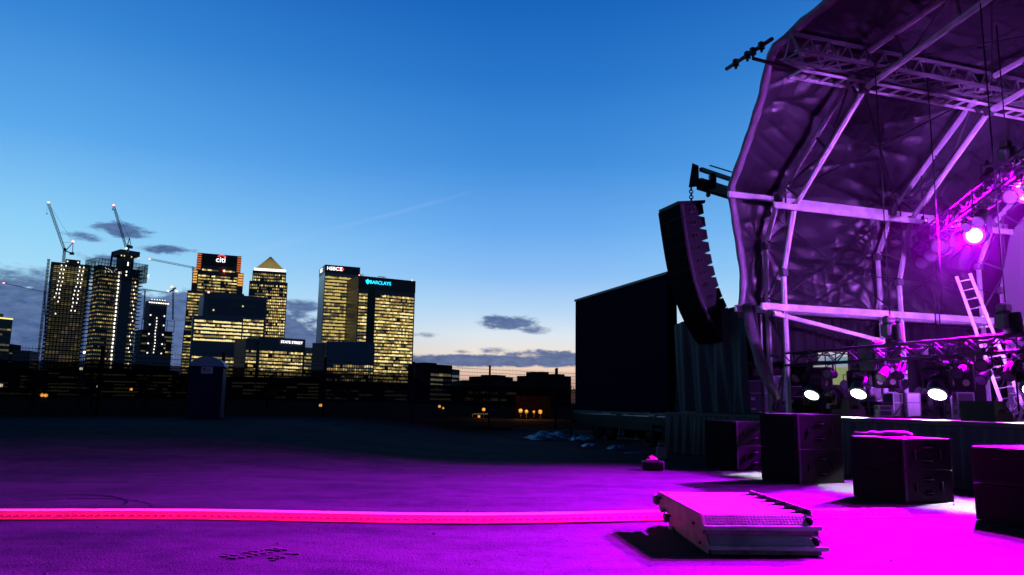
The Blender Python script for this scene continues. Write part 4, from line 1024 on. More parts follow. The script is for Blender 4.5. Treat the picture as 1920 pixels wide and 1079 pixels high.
# back wall of dark fabric behind the backdrop
mb = MB()
def rears(u, v):
    x = 2.95+(2*TCN-5.9)*v; zt_ = SKM[1][1]
    for i in range(len(SKM)-1):
        if SKM[i][0] <= x <= SKM[i+1][0] and SKM[i+1][0] > SKM[i][0]: zt_ = SKM[i][1]+(SKM[i+1][1]-SKM[i][1])*(x-SKM[i][0])/(SKM[i+1][0]-SKM[i][0])
    if x < 3.3 or x > 2*TCN-3.3: zt_ = 6.7
    return S(x, 10.5+.06*math.sin(v*47+u*4), ZD-.02+(zt_+.12-ZD)*u)
mb.grid(rears, 20, 160); mb.build('rear_skin', FAB, RO)
# pipe with clamped cross bar at the front corner
PB = 'black_pipe_arm'
o = thing('lighting_pipe', 'black pipe arm with a clamped cross bar sticking out of the roof corner', 'pipe', PS(1405, 105, -2.6))
mb = MB(); pe = PS(1412, 110, -2.6); pr_ = PS(1500, 133, -.6); mb.tube([pe, pr_], .045, 8); mb.build('arm', BLK, o)
mb = MB(); b0, b1 = PS(1362, 130, -2.7), PS(1448, 73, -2.7); mb.tube([b0, b1], .05, 8); mb.build('cross_bar', BLK, o)
for k in (.22, .48, .60, .78):
    mb = MB(); q = b0+(b1-b0)*k; mb.rbox(q, (.12, .14, .20), .02, (W, D, U3)); mb.bar(q, q-U3*.16, .05); mb.build('clamp', BLK, o)

# ------------------------------------------------------------------ black side curtain on the wing
mb = MB()
def cur(u, v):
    t_ = -.95+4.25*u; zt_ = 4.4+.28*u
    lean = .7*(1-v)*u*0
    k = (.09*math.sin(u*26+1.5*math.sin(v*2.2+u*3))+.05*math.sin(u*57+2*v))*(.35+.65*(1-v)) + .35*(1-v)*math.sin(u*3.1)*.3
    return S(t_, .30+k, ZD+.02+(zt_-ZD)*v)
mb.grid(cur, 260, 26)
CUR = mat('wing_curtain', (.009, .020, .032), .65, bump=(9, .5, .03), var=(1.0, .4))
tag(mb.build('side_curtain_cloth', CUR), 'dark teal-black curtain hanging on the stage wing behind the speaker array', 'curtain')
mb = MB()
for a in (-.8, 1.7, 3.3): mb.bar(S(a, .85, ZD), S(a, .85, 4.4), .06)
mb.bar(S(-.8, .85, 4.3), S(3.4, .85, 4.65), .06); mb.bar(S(-.8, .85, 2.9), S(3.3, .85, 2.9), .06)
tag(mb.build('scaffold_frame', ALUD), 'scaffold frame carrying the dark teal-black curtain', 'scaffold')

o = thing('sky_block_drape', 'black drapes added on a pipe frame to hide the sky behind the stage wing', 'drape', S(-.8, 6, ZD))  # drapes added to block the sky and keep the gap dark
for (a, b_) in ((1.2, 6.15), (8.0, 11.0)):
    mb = MB(); mb.grid(lambda u, v: S(-.85+.06*math.sin(v*37), a+(b_-a)*v, ZD+3.7*u), 6, 60); mb.build('drape', BKC, o)
mb = MB(); mb.bar(S(-.85, 1.1, ZD+3.73), S(-.85, 11.1, ZD+3.73), .05); mb.build('top_pipe', BLK, o)
for a in (1.15, 6.2, 7.95, 11.05): mb = MB(); mb.bar(S(-.85, a, ZD), S(-.85, a, ZD+3.73), .05); mb.build('post', BLK, o)
# ------------------------------------------------------------------ line array
top = PS(1296, 381, -.95); 
ta, za = onS(1231, 392, -.95)
o = thing('line_array', 'long curved black hanging line array of loudspeaker cabinets', 'loudspeaker', top, None)
CW_, CDp, CH = 1.36, .86, .425
angs = [8, 8.5, 9, 10, 12, 14.5, 18, 22.5, 27.5, 33, 38]
tc_ = onS(1250, 392, -1.2)[0]; sF = -1.2; zF = 7.98
p = V((sF, zF)); tmid = tc_+.12
CSD = mat('cabinet_side', (.007, .006, .009), .5, bump=(70, .3, .003), spec=.15)
HDL = mat('handle_metal', (.035, .03, .04), .4, .5)
def L2(t_, sz): return S(t_, sz[0], sz[1])
cabs = []
for i, a in enumerate(angs):
    th = R_(a); dn = V((math.sin(th), -math.cos(th))); bk = V((math.cos(th), math.sin(th)))   # (s,z)
    f0 = p; f1 = p+dn*(CH-.006); r0 = f0+bk*CDp+dn*.062; r1 = f1+bk*CDp-dn*.062
    fb0, fb1 = f0+bk*.60, f1+bk*.60
    tl_, th_ = tmid-CW_/2, tmid+CW_/2
    mb = MB()
    poly6 = [f0, fb0, r0, r1, fb1, f1]
    A_ = [L2(tl_, q) for q in poly6]; B_ = [L2(th_, q) for q in poly6]
    mb.poly(A_); mb.poly(list(reversed(B_)))
    for k in range(6): mb.poly([A_[k], B_[k], B_[(k+1) % 6], A_[(k+1) % 6]][::-1])
    cb = mb.build('cabinet', CSD, o)
    mb = MB(); g0, g1 = f0-bk*.012+dn*.012, f1-bk*.012-dn*.012
    mb.poly([L2(tl_+.02, g0), L2(th_-.02, g0), L2(th_-.02, g1), L2(tl_+.02, g1)][::-1]); mb.build('grille', GRILL, cb)
    mb = MB()   # side rigging rail and handle on the near side
    c1 = (f0+f1)/2+bk*.09; mb.box(L2(th_+.012, c1), (.02, .05, CH*.92), (W, D*bk[0]+U3*bk[1], D*dn[0]+U3*dn[1])); mb.build('rigging_rail', HDL if False else mat('rail_metal', (.06, .055, .07), .4, .5), cb)
    mb = MB(); hc = (f0+f1)/2+bk*.40
    ax_ = (D*bk[0]+U3*bk[1], D*dn[0]+U3*dn[1])
    ringp = [L2(th_+.014, hc)+ax_[0]*(.13*math.cos(q*math.pi/9))+ax_[1]*(.085*math.sin(q*math.pi/9)) for q in range(19)]
    mb.tube(ringp, .012, 5); mb.bar(L2(th_+.016, hc)-ax_[1]*.085, L2(th_+.016, hc)+ax_[1]*.085, .035, .03); mb.build('handle', HDL, cb)
    mb = MB(); mb.poly([L2(th_+.004, hc)+ax_[0]*(.125*math.cos(q*math.pi/9))+ax_[1]*(.08*math.sin(q*math.pi/9)) for q in range(18)]); mb.build('handle_recess', RUB, cb)
    p = f1+dn*.006
mb = MB(); th = R_(8); bk = V((math.cos(th), math.sin(th))); f0 = V((sF, zF))
mb.hexa([L2(tmid-.6, f0-bk*.02), L2(tmid+.62, f0-bk*.02), L2(tmid+.62, f0+bk*1.0), L2(tmid-.6, f0+bk*1.0), L2(tmid-.6, f0-bk*.02+V((0, .1))), L2(tmid+.62, f0-bk*.02+V((0, .1))), L2(tmid+.62, f0+bk*1.02+V((0, .10))), L2(tmid-.6, f0+bk*1.02+V((0, .10)))])
mb.build('flying_frame', BLK, o)
ft = L2(tmid+.25, f0+bk*.72)+U3*.16
# crane boom that carries it
o = thing('crane_boom', 'black hydraulic crane boom holding up the curved speaker array', 'crane', S(.3, 5.2, 0))
hk = V((ft.x, ft.y, ft.z+.45)); tipc = at(1302, 328, hk.y)
mb = MB(); q0 = at(1311, 345, hk.y-.1); q1 = S(.9, 3.4, 0); q1.z = 8.35
q1 = at(1440, 385, hk.y+2.6)
mb.bar(q0, q1, .22, .36); bm = mb.build('lower_boom', BLK, o)
mb = MB(); a = at(1314, 318, hk.y-.1); b_ = at(1440, 360, hk.y+2.6); mb.bar(a, b_, .12, .13); mb.tube([a+V((.3, 0, .14)), a+V((1.1, .3, .02)), b_+V((0, 0, .12))], .025, 5); mb.build('hydraulic_ram', mat('ram_metal', (.04, .03, .05), .35, .4), o)
mb = MB(); mb.hexa([at(1291, 352, hk.y-.15), at(1311, 350, hk.y-.15), at(1311, 350, hk.y+.15), at(1291, 352, hk.y+.15), at(1298, 306, hk.y-.15), at(1310, 311, hk.y-.15), at(1310, 311, hk.y+.15), at(1298, 306, hk.y+.15)]); mb.rbox(at(1336, 340, hk.y), (.2, .3, .5), .03); mb.rbox(at(1328, 364, hk.y+.1), (.12, .2, .2), .03); mb.build('boom_head', BLK, o)
mb = MB(); mb.bar(q1, S(-.1, 5.2, 7.8), .26, .36); mb.bar(S(-.1, 5.2, 7.8), S(-.2, 5.4, 1.6), .4, .4); mb.build('crane_column', BLK, o)
mb = MB(); mb.rbox(S(-1.5, 6, .85), (5.5, 2.2, .9), .08, (W, D, U3)); mb.build('truck_bed', BLK, o)
for a in (-3.4, .2):
    for b_ in (4.9, 7.1): mb = MB(); q = S(a, b_, .45); mb.tube([q-D*.14, q+D*.14], .45, 16); mb.build('wheel', RUB, o)
mb = MB(); q = at(1296, 352, hk.y)
zc = q.z
n = 5
for i in range(n):
    c_ = V((ft.x, ft.y, ft.z+(zc-ft.z)*(i+.5)/n)); rr = (zc-ft.z)/n*.62; ax0 = V((1, 0, 0)) if i % 2 else V((0, 1, 0))
    mb.tube([c_+ax0*(.06*math.cos(k*math.pi/6))+U3*(rr*math.sin(k*math.pi/6)) for k in range(13)], .02, 5, cap=False)
mb.build('chain', BLK, o)

# ------------------------------------------------------------------ subwoofers on the ground
BMS = [None]
def make_sub(w_, d_, h_, label):
    o = thing('subwoofer', label, 'subwoofer', (0, 0, 0), 'subwoofers along the stage front')
    # local x = along W (width), y = along D (depth), front is -y
    mb = MB(); mb.rbox((0, .03, h_/2), (w_, d_-.06, h_-.004), .006); mb.build('cabinet', CABW, o)
    mb = MB(); mb.rbox((0, -d_/2+.02, h_/2), (w_-.02, .05, h_-.012), .006); mb.build('grille', GRILL, o)
    for x in (-1, 1): mb = MB(); mb.box((x*(w_/2+.004), -d_/2+.10, h_/2), (.012, .05, h_-.04)); mb.build('rigging_rail', mat('rail_metal', (.03, .025, .035), .5, .5), o)
    for (yy, zz) in ((.02, .30), (.02, .72), (-.24, .5), (.30, .5)):
        vert = yy != .02
        for sx_ in (1, -1):
            mb = MB(); cc = V((sx_*(w_/2+.002), yy*d_/1.1, zz*h_)); a, b_ = (.055, .085) if vert else (.115, .05)
            mb.poly([cc+V((sx_*.002, a*math.cos(k*math.pi/8), b_*math.sin(k*math.pi/8))) for k in (range(16) if sx_ > 0 else reversed(range(16)))])
            hd_ = mb.build('handle', RUB, o)
            mb = MB(); mb.tube([cc+V((sx_*.02, -a*.9 if vert == 0 else 0, 0 if vert == 0 else -b_*.9)), cc+V((sx_*.02, a*.9 if vert == 0 else 0, 0 if vert == 0 else b_*.9))], .011, 6)
            mb.build('grip', HDL, hd_)
    for x in (-1, 1):
        for y in (-1, 1):
            mb = MB(); mb.tube([V((x*(w_/2-.1), y*(d_/2-.1), -.001)), V((x*(w_/2-.1), y*(d_/2-.1), .012))], .03, 8); mb.build('foot', RUB, o)
    return o
SR = axes_rot(W, D, U3)
def put_sub(o, t_, s_, z_): place(o, S(t_, s_, z_), SR)
# (near-corner t, front s, width, depth, height)
sb = [('grey-lit pair farthest from the camera', 6.18, -2.25, 1.3, 1.15, .60), ('tallest pair standing above the stage edge', 9.50, -3.08, 1.15, 1.22, .72),
      ('pair with cables coiled on top', 12.42, -3.30, 1.12, 1.15, .54), ('pair nearest the camera at the right edge', 15.3, -3.66, 1.2, 1.15, .53)]
for k, (lb, tn, sf, w_, d_, h_) in enumerate(sb):
    lo = make_sub(w_, d_, h_, 'black subwoofer, lower one of the '+lb); put_sub(lo, tn-w_/2, sf+d_/2, 0)
    up = copy_tree(lo); up['label'] = 'black subwoofer, upper one of the '+lb; put_sub(up, tn-w_/2, sf+d_/2, h_+.004)
# cable coil on the third pair
mb = MB(); cc = S(12.42-.62, -3.3+.45, .54*2+.03); pts = []
for i in range(64):
    a = i*.42; r = .19+.03*math.sin(i*.7)+.02*math.sin(i*.23); pts.append(cc+V((math.cos(a)*r*1.6, math.sin(a)*r, .012*(i//15)+.02*abs(math.sin(i*.31)))))
mb.tube(pts, .022, 6); pts2 = [pts[-1]+V((-.15-.08*i, .05*math.sin(i*1.3), -.03)) for i in range(7)]; mb.tube([pts[-1]]+pts2, .018, 6)
tag(mb.build('cable_coil', mat('cable_sheath', (.05, .05, .055), .5)), 'loose coil of black cable on top of a subwoofer', 'cable')

# ------------------------------------------------------------------ moving heads, lamps
LENSW = mat('lens_white', (.8, .8, .8), .3, emit=14, ecol=(.93, .95, 1))
LENSM = bpy.data.materials.new('lens_magenta'); LENSM.use_nodes = True
t = LENSM.node_tree; b = t.nodes['Principled BSDF']; b.inputs['Base Color'].default_value = (.4, .1, .4, 1)
co = t.nodes.new('ShaderNodeTexCoord'); b.inputs['Emission Strength'].default_value = 1; b.inputs['Emission Color'].default_value = (5, 1.3, 5, 1)
LENSR = mat('lens_halo_glow', (.3, .05, .4), .4, emit=1.3, ecol=(1, .02, 1))  # glowing ring stands in for the halo round the magenta lamps
def make_head(label, lensm, rim=None, r=.2, L=.42):
    # local: yoke hangs from z=0 down, lens looks along -z rotated later by the 'lamp_head' part
    o = thing('moving_head_light', label, 'stage light', (0, 0, 0), 'moving head lights')
    return o
def head(label, pos, aim, lensm, r=.2, L=.45, hang=1, spot=None, rim=False):
    pos = V(pos); d = (V(aim)-pos).normalized(); o = thing('moving_head_light', label, 'stage light', pos, 'moving head lights')
    side = d.cross(U3).normalized(); up = side.cross(d)
    back = pos-d*L*.5; front = pos+d*L*.5
    mb = MB(); mb.tube([back-d*.06, back, pos-d*.02, front-d*.02, front], [r*.6, r*.98, r*1.12, r*1.18, r*1.10], 20)
    for k in range(3): mb.tube([back+d*(.05+k*.05), back+d*(.065+k*.05)], r*1.14, 18)
    mb.build('lamp_head', BLKG, o)
    mb = MB(); mb.disc(front+d*.012, d, r*.86, 24); ln = mb.build('lens', lensm, o)
    if rim:
        mb = MB(); n = 24; a_ = [side*math.cos(2*math.pi*i/n)+up*math.sin(2*math.pi*i/n) for i in range(n)]
        for i in range(n): mb.poly([front+d*.011+a_[i]*r*.86, front+d*.011+a_[(i+1) % n]*r*.86, front+d*.03+a_[(i+1) % n]*r*1.12, front+d*.03+a_[i]*r*1.12])
        mb.build('lens_halo', LENSR, ln)
    mb = MB()
    for sg in (-1, 1): mb.bar(pos+side*sg*(r*1.28), pos+side*sg*(r*1.28)+U3*hang*(r*1.9), .05, .14)
    mb.bar(pos+side*(-r*1.3)+U3*hang*r*1.95, pos+side*(r*1.3)+U3*hang*r*1.95, .14, .06); mb.build('yoke', BLK, o)
    mb = MB(); mb.rbox(pos+U3*hang*(r*2.4), (.36, .3, .14), .03); mb.build('base', BLK, o)
    if spot:
        pw, col, ang, bl = spot
        l = bpy.data.lights.new('lamp', 'SPOT'); l.energy = pw; l.color = col; l.spot_size = R_(ang); l.spot_blend = bl; l.shadow_soft_size = r*.7
        lo = bpy.data.objects.new('lamp', l); C.objects.link(lo); lo.parent = o
        lo.matrix_world = Matrix.Translation(front+d*.06) @ axes_rot(side, up, -d)
    return o
# four white ones under the low front truss
for (px, py, s_, lb, dt) in ((1518, 734, .8, 'white-lit moving head farthest left under the low truss', 0), (1605, 731, .8, 'white-lit moving head beside the grey flight case', 0), (1752, 731, .8, 'largest white-lit moving head in the middle of the low truss', 0), (1931, 722, .8, 'white-lit moving head cut by the right edge of the photo', 0)):
    q = PS(px, py, s_)
    head(lb, q-D*.0+(D*.15+U3*.06), q+(-D*.56)+W*.28-U3*.90, LENSW, r=.215, L=.42, spot=(17000, (.92, .93, 1), 56, .15))
# magenta ones on the high splayed truss
MAG = (.52, .0, 1.0)
hm = [((1820, 445), 5.1, 'magenta-lit moving head on the high truss above the ladder'), ((1917, 361), 2.1, 'magenta-lit moving head at the right edge on the high truss')]
for (pp, s_, lb) in hm:
    q = PS(*pp, s_)
    head(lb, q+D*.25+U3*.1, V((-4.4, 6.3, .0)), LENSM, r=.25, L=.45, rim=True, spot=(350000, MAG, 84, 1.0))
# more of the same truss beyond the picture edge: floods for the ground and the fabric
head('magenta flood on the high truss outside the picture', S(13.2, .6, 6.3), V((2.9, 7.6, 0)), LENSM, r=.25, L=.45, spot=(45000, (.80, 0, 1.0), 74, 1.0))
head('violet wash light on the high truss pointed at the side fabric', S(14.0, 1.5, 4.2), S(4, 4, 7.2), LENSM, r=.25, L=.45, spot=(11000, (.50, .13, 1.0), 95, .6))
head('violet wash light near the deck pointed up at the roof', S(15.5, 3.5, 2.2), S(6.5, 4.5, 9.5), LENSM, r=.2, L=.4, hang=-1, spot=(1900, (.50, .11, 1.0), 110, .6))
head('violet wash light behind the high truss pointed at the rear arch', S(14.5, 5.0, 6.0), S(6, 9, 6), LENSM, r=.2, L=.4, spot=(6500, (.50, .12, 1.0), 90, .6))

# ------------------------------------------------------------------ trusses
def truss(name, label, p, q, w_, seg, mm, r=.028, cat='truss'):
    p = V(p); q = V(q); o = thing(name, label, cat, (p+q)/2); d = (q-p).normalized(); a = d.cross(U3).normalized(); b_ = a.cross(d)
    cs = [a*w_/2+b_*w_/2, -a*w_/2+b_*w_/2, -a*w_/2-b_*w_/2, a*w_/2-b_*w_/2]
    for c in cs: mb = MB(); mb.tube([p+c, q+c], r, 8); mb.build('chord', mm, o)
    mb = MB(); n = max(2, int((q-p).length/seg))
    for i in range(n):
        x0, x1 = p+(q-p)*(i/n), p+(q-p)*((i+1)/n)
        for k in range(4):
            c0, c1 = cs[k], cs[(k+1) % 4]; mb.tube([x0+(c0 if i % 2 else c1), x1+(c1 if i % 2 else c0)], r*.6, 5)
        if i % 4 == 0:
            for k in range(4): mb.tube([x0+cs[k], x0+cs[(k+1) % 4]], r*.6, 5)
    mb.build('lacing', mm, o); return o
TRB = mat('truss_black', (.018, .016, .022), .35, .4)
lowt = truss('lighting_truss', 'low black lighting truss lying across the stage front', S(4.6, .75, 2.93), S(17, .75, 2.93), .34, .42, TRB)
p0 = S(4.7, 5.9, 6.75); p1 = S(13.6, .15, 6.75)
hight = truss('lighting_truss', 'high black lighting truss slung diagonally under the roof', p0, p1, .42, .45, TRB, .03)
reart = truss('lighting_truss', 'dark truss low across the rear of the stage left side', S(3.9, 6.6, 3.0), S(12.5, 6.6, 3.0), .34, .42, TRB)
# motor and power boxes where the low truss joins (chain hoist)
def hoist(t_, s_, z_, label, ztop=10.4):
    o = thing('chain_hoist', label, 'chain hoist', S(t_, s_, z_))
    mb = MB(); mb.rbox(S(t_, s_, z_+.1), (.30, .42, .34), .05, (W, D, U3)); mb.rbox(S(t_, s_-.05, z_+.36), (.22, .24, .2), .04, (W, D, U3)); mb.build('motor', mat('hoist_body', (.10, .07, .10), .35, .3), o)
    mb = MB(); mb.tube([S(t_, s_, z_+.4), S(t_, s_, ztop)], .014, 5); mb.build('chain', BLK, o)
    mb = MB(); 
    def bag(u, v): a = u*2*math.pi; r = .13*(1-.25*v); return S(t_+.2+r*math.cos(a), s_+r*math.sin(a), z_-.15+.4*v)
    mb.grid(bag, 10, 3); mb.build('chain_bag', BLK, o)
    mb = MB(); mb.tube([S(t_, s_, z_-.02), S(t_+.1, s_, z_-.22)], .02, 5); mb.build('hook', ALUD, o)
for a in ((deck_t(1672, .75, 3.1), .75, 3.35, 'lit chain hoist where the low truss leaves the left side'), (deck_t(1890, .75, 3.1), .75, 3.3, 'chain hoist on the low truss near the right edge')): hoist(*a)
for (pp, s_, lb) in (((1890, 300), 2.9, 'chain hoist on the upper end of the high truss'), ((1735, 450), 5.4, 'chain hoist on the lower end of the high truss')):
    t_, z_ = onS(*pp, s_); hoist(t_, s_, z_, lb, 10.9)
# unlit fixtures along both trusses
def blinder(label, c, face, sz=.62, mm=BLK):
    c = V(c); f = V(face).normalized(); a = f.cross(U3).normalized(); b_ = a.cross(f)
    o = thing('blinder_light', label, 'stage light', c, 'unlit four-lamp blinders')
    mb = MB(); mb.rbox(c, (sz, .18, sz), .03, (a, -f, b_)); mb.build('housing', mm, o)
    for x in (-1, 1):
        for y in (-1, 1):
            q = c+f*.095+a*x*sz*.24+b_*y*sz*.24; mb = MB(); mb.tube([q-f*.01, q+f*.02], [sz*.10, sz*.115], 14); lp = mb.build('lamp', mat('blinder_reflector', (.6, .45, .5), .25, .6), o)
    mb = MB(); mb.bar(c-a*sz*.56+b_*0, c-a*sz*.56+U3*.45, .03, .05); mb.bar(c+a*sz*.56, c+a*sz*.56+U3*.45, .03, .05); mb.bar(c-a*sz*.56+U3*.45, c+a*sz*.56+U3*.45, .03, .05); mb.build('bracket', BLK, o)
vd = -D*.8+W*.6
blinder('four-lamp blinder right of the leftmost white light', PS(1539, 709, 1.3), vd, .60)
blinder('four-lamp blinder left of the middle white light', PS(1663, 706, 1.3), vd, .60)
blinder('four-lamp blinder right of the middle white light', PS(1797, 706, 1.2), vd, .62)
par = [0]
def parcan(label, c, aim, r=.11, L=.3, mm=BLK):
    c = V(c); d = (V(aim)-c).normalized(); side = d.cross(U3).normalized()
    o = thing('par_can', label, 'stage light', c, 'unlit par cans and spots on the trusses')
    mb = MB(); mb.tube([c-d*L*.6, c-d*L*.5, c+d*L*.4, c+d*L*.5], [r*.4, r*.9, r, r*1.15], 14); mb.build('can', mm, o)
    mb = MB(); mb.disc(c+d*(L*.5+.004), d, r*.95, 16); mb.build('lens', mat('dark_lens', (.12, .08, .14), .15, .2), o)
    mb = MB(); mb.tube([c-side*r*1.2, c-side*r*1.2+U3*r*2.2, c+side*r*1.2+U3*r*2.2, c+side*r*1.2], .015, 5); mb.rbox(c+U3*r*2.6, (.08, .08, .12), .02); mb.build('yoke', BLK, o)
dirt = (p1-p0).normalized()
for i, k in enumerate((.04, .10, .17, .23, .42, .50, .57, .70, .78)):
    q = p0+(p1-p0)*k+U3*((-.45 if i % 3 else .42)); 
    parcan('black spot on the high truss, number %s from its left end' % ['first', 'second', 'third', 'fourth', 'fifth', 'sixth', 'seventh', 'eighth', 'ninth'][i], q, q+V((-.8, -.6, -.7+.3*math.sin(i*2))), r=.15 if i % 2 else .12, L=.42)
for i, a in enumerate((5.0, 6.2, 8.0, 8.6, 10.3, 10.9, 11.4)):
    q = S(a, .75+.1*math.sin(i), 2.45+.1*math.sin(i*3)); parcan('black spot under the low truss, %s from its left end' % ['first', 'second', 'third', 'fourth', 'fifth', 'sixth', 'seventh'][i], q, q+V((-.7, -.5, -.5+.5*math.sin(i*1.7))), r=.12, L=.34)
ORD = ['first', 'second', 'third', 'fourth', 'fifth', 'sixth', 'seventh', 'eighth', 'ninth', 'tenth', 'eleventh', 'twelfth']
for i in range(12):
    q = S(4.5+i*.62+.15*math.sin(i*2.3), 6.6+.12*math.sin(i), 2.62+.10*math.sin(i*3.1)); parcan('small dark spot hung on the rear low truss, %s from its left end' % ORD[i], q, q+V((-.7, -.6, -.5+.6*math.sin(i*1.9))), r=.11+.03*(i % 3), L=.36)
for i in range(6):
    q = S(4.9+i*1.05, 2.6+.2*math.sin(i*2), 2.25+.25*math.sin(i*1.7)); parcan('dark spot on a stand behind the front lights, %s from the left' % ORD[i], q, q+V((-.8, -.5, -.1+.5*math.sin(i*2.9))), r=.13, L=.38)
    mb = MB(); mb.tube([S(4.9+i*1.05, 2.6+.2*math.sin(i*2), ZD), q-U3*.1], .02, 6)
    for k in range(3): mb.tube([S(4.9+i*1.05, 2.6+.2*math.sin(i*2), ZD+.35), S(4.9+i*1.05+.3*math.cos(k*2.1), 2.6+.2*math.sin(i*2)+.3*math.sin(k*2.1), ZD+.02)], .014, 5)
    tag(mb.build('light_stand', BLK), 'thin black tripod stand under the dark spot that is %s from the left' % ORD[i], 'light stand', 'light stands behind the front lights')
# two truss-top sleeves and a purple-lit box
for i, (px, py, s_, sz, lb) in enumerate(((1632, 668, 1.0, (.55, .35, .75), 'power box hung on the left half of the low truss'), (1725, 655, 1.2, (.3, .25, .3), 'small clamp box on top of the low truss'))):
    t_, z_ = onS(px, py, s_); mb = MB(); mb.rbox(S(t_, s_, z_), sz, .03, (W, D, U3)); tag(mb.build('power_box', mat('power_box', (.05, .035, .055), .4)), lb, 'box')
# cable runs draped on trusses
CAB = mat('cable_sheath', (.05, .05, .055), .5)
for j, (a, b_, z_, s_, lb) in enumerate(((4.8, 16, 3.13, .8, 'black cable loom lying along the low truss'),)):
    mb = MB(); n = 70
    for r_ in range(3): mb.tube([S(a+(b_-a)*i/n, s_+.03*r_+.03*math.sin(i*.9+r_), z_-.02+.05*math.sin(i*.5+r_*2)-.10*abs(math.sin(i*.22+r_))) for i in range(n+1)], .018, 5)
    tag(mb.build('cable_loom', CAB), lb, 'cable')
mb = MB(); n = 60
for r_ in range(3): mb.tube([p0+(p1-p0)*(i/n)+U3*(.28+.06*math.sin(i*.7+r_)-.14*abs(math.sin(i*.3+r_*1.1)))+V((.05*r_, 0, 0)) for i in range(n+1)], .02, 5)
tag(mb.build('cable_loom', CAB), 'black cable loom draped along the high truss', 'cable')
# hanging ropes
for (px, y0_, y1_, s_, lb) in ((1722, -60, 575, 3.0, 'long black rope hanging down past the middle arch'), (1642, 150, 440, 3.4, 'thin rope hanging from the roof truss between the first two arches'), (1744, 470, 640, 5.2, 'left rope dangling from the lower end of the high truss'), (1752, 470, 650, 5.3, 'right rope dangling from the lower end of the high truss')):
    a, b_ = PS(px, y0_, s_), PS(px+3, y1_, s_); mb = MB(); b_ = V((a.x, a.y, b_.z)); mb.tube([a, a+(b_-a)*.5+V((.03, 0, 0)), b_], .016, 5); tag(mb.build('rope', BLK), lb, 'rope')
mb = MB(); mb.tube([PS(1480, 505, 1.0), PS(1690, 524, 5.4), PS(1880, 550, 9.4)], .014, 5); tag(mb.build('tension_wire', BLK), 'thin black wire strung level between the arch legs', 'wire')

# ------------------------------------------------------------------ ladder
lt, lz = onS(1806, 516, 5.0); bt, _ = onS(1892, 750, 5.0)
TT, BB = S(lt, 5.0, lz), S(bt+.35, 4.8, ZD+.01)
o = thing('ladder', 'tall aluminium ladder leaning against the lighting truss', 'ladder', BB)
la = (TT-BB).normalized(); ls = V((.89, -.45, 0)); ls = (ls-la*ls.dot(la)).normalized()
for sg in (-1, 1):
    mb = MB(); mb.bar(BB+ls*sg*.22, TT+ls*sg*.17, .035, .085, up=ls); mb.build('rail', mat('ladder_alu', (.5, .48, .5), .4, .3), o)
n = int((TT-BB).length/.29)
for i in range(1, n+1):
    x = BB+la*i*.29; k = .22-.05*i/n; mb = MB(); mb.tube([x-ls*k, x+ls*k], .018, 6); mb.build('rung', MATS['ladder_alu'], o)

# ------------------------------------------------------------------ gear on the deck
def flight_case(label, t_, s_, w_, d_, h_, yaw=0, mm=CASE, z_=ZD, edge=WHT, group='flight cases and boxes on the stage'):
    a = W*math.cos(yaw)+D*math.sin(yaw); b_ = -W*math.sin(yaw)+D*math.cos(yaw); c = S(t_, s_, z_)
    o = thing('flight_case', label, 'flight case', c, group)
    mb = MB(); mb.box(c+U3*(h_/2+.03), (w_, d_, h_-.06), (a, b_, U3)); mb.build('box', mm, o)
    mb = MB(); e = .028
    for x in (-1, 1):
        for y in (-1, 1): mb.box(c+a*x*w_/2+b_*y*d_/2+U3*(h_/2+.03), (e, e, h_-.06), (a, b_, U3))
    for z2 in (.03, h_-.0, h_*.62):
        for x in (-1, 1): mb.box(c+a*x*w_/2+U3*(z2+.002), (e*.9, d_+.01, e*.9), (a, b_, U3))
        for y in (-1, 1): mb.box(c+b_*y*d_/2+U3*(z2+.002), (w_+.01, e*.9, e*.9), (a, b_, U3))
    mb.build('edge_trim', edge, o)
    for y in (-1, 1):
        mb = MB(); mb.rbox(c+b_*y*(d_/2+.006)+U3*(h_*.45), (.16, .015, .10), .004, (a, b_, U3)); mb.build('handle_plate', edge, o)
        mb = MB(); mb.rbox(c+b_*y*(d_/2+.006)+U3*(h_*.14), (.22, .012, .07), .003, (a, b_, U3)); mb.build('label_card', edge, o)
    return o
SILV = mat('case_edge', (.26, .25, .29), .4, .4)
def fc(label, px, s_, w_, d_, h_, yaw=0, mm=CASE, z_=ZD):
    return flight_case(label, deck_t(px, s_), s_, w_, d_, h_, yaw, mm, z_, SILV)
fc('tall dark flight case with silver edges beside the curtain', 1424, 2.4, .75, .62, 1.08, .3)
fc('second tall case half hidden behind the front leg', 1452, 3.8, .8, .7, 1.30, .1)
fc('slatted grey case rack behind the hem tail', 1436, 4.6, .8, .7, 1.62, .2)
fc('grey open-front case on end beside the second white light', 1637, 3.0, .62, .5, .62, -.4, mat('case_grey', (.05, .045, .06), .5), ZD+.42)
fc('low black box under the grey open-front case', 1640, 3.0, .8, .6, .42, -.4, BLK)
fc('small silver-edged case on the deck front between the white lights', 1657, 1.4, .42, .3, .30, -.5)
fc('pale plastic crate with a cable over it', 1684, 2.6, .55, .5, .62, -.3, mat('case_pale', (.08, .075, .09), .5))
fc('small blue-black amp rack behind the silver-edged case', 1662, 4.2, .5, .5, .7, 0, mat('case_blue', (.02, .03, .09), .5))
fc('narrow upright case right of the middle white light', 1809, 2.0, .26, .35, .62, -.5)
fc('second narrow upright case right of the middle white light', 1796, 2.6, .4, .4, .55, -.5)
fc('white upright board-like case left of the middle white light', 1713, 2.0, .16, .3, .62, -.5, WHT)
fc('wide low black case at the back of the stage', 1560, 5.0, 1.3, .8, .7, 0, BLK)
fc('black case stack behind the first white light', 1500, 4.6, 1.0, .8, .95, .2, BLK)
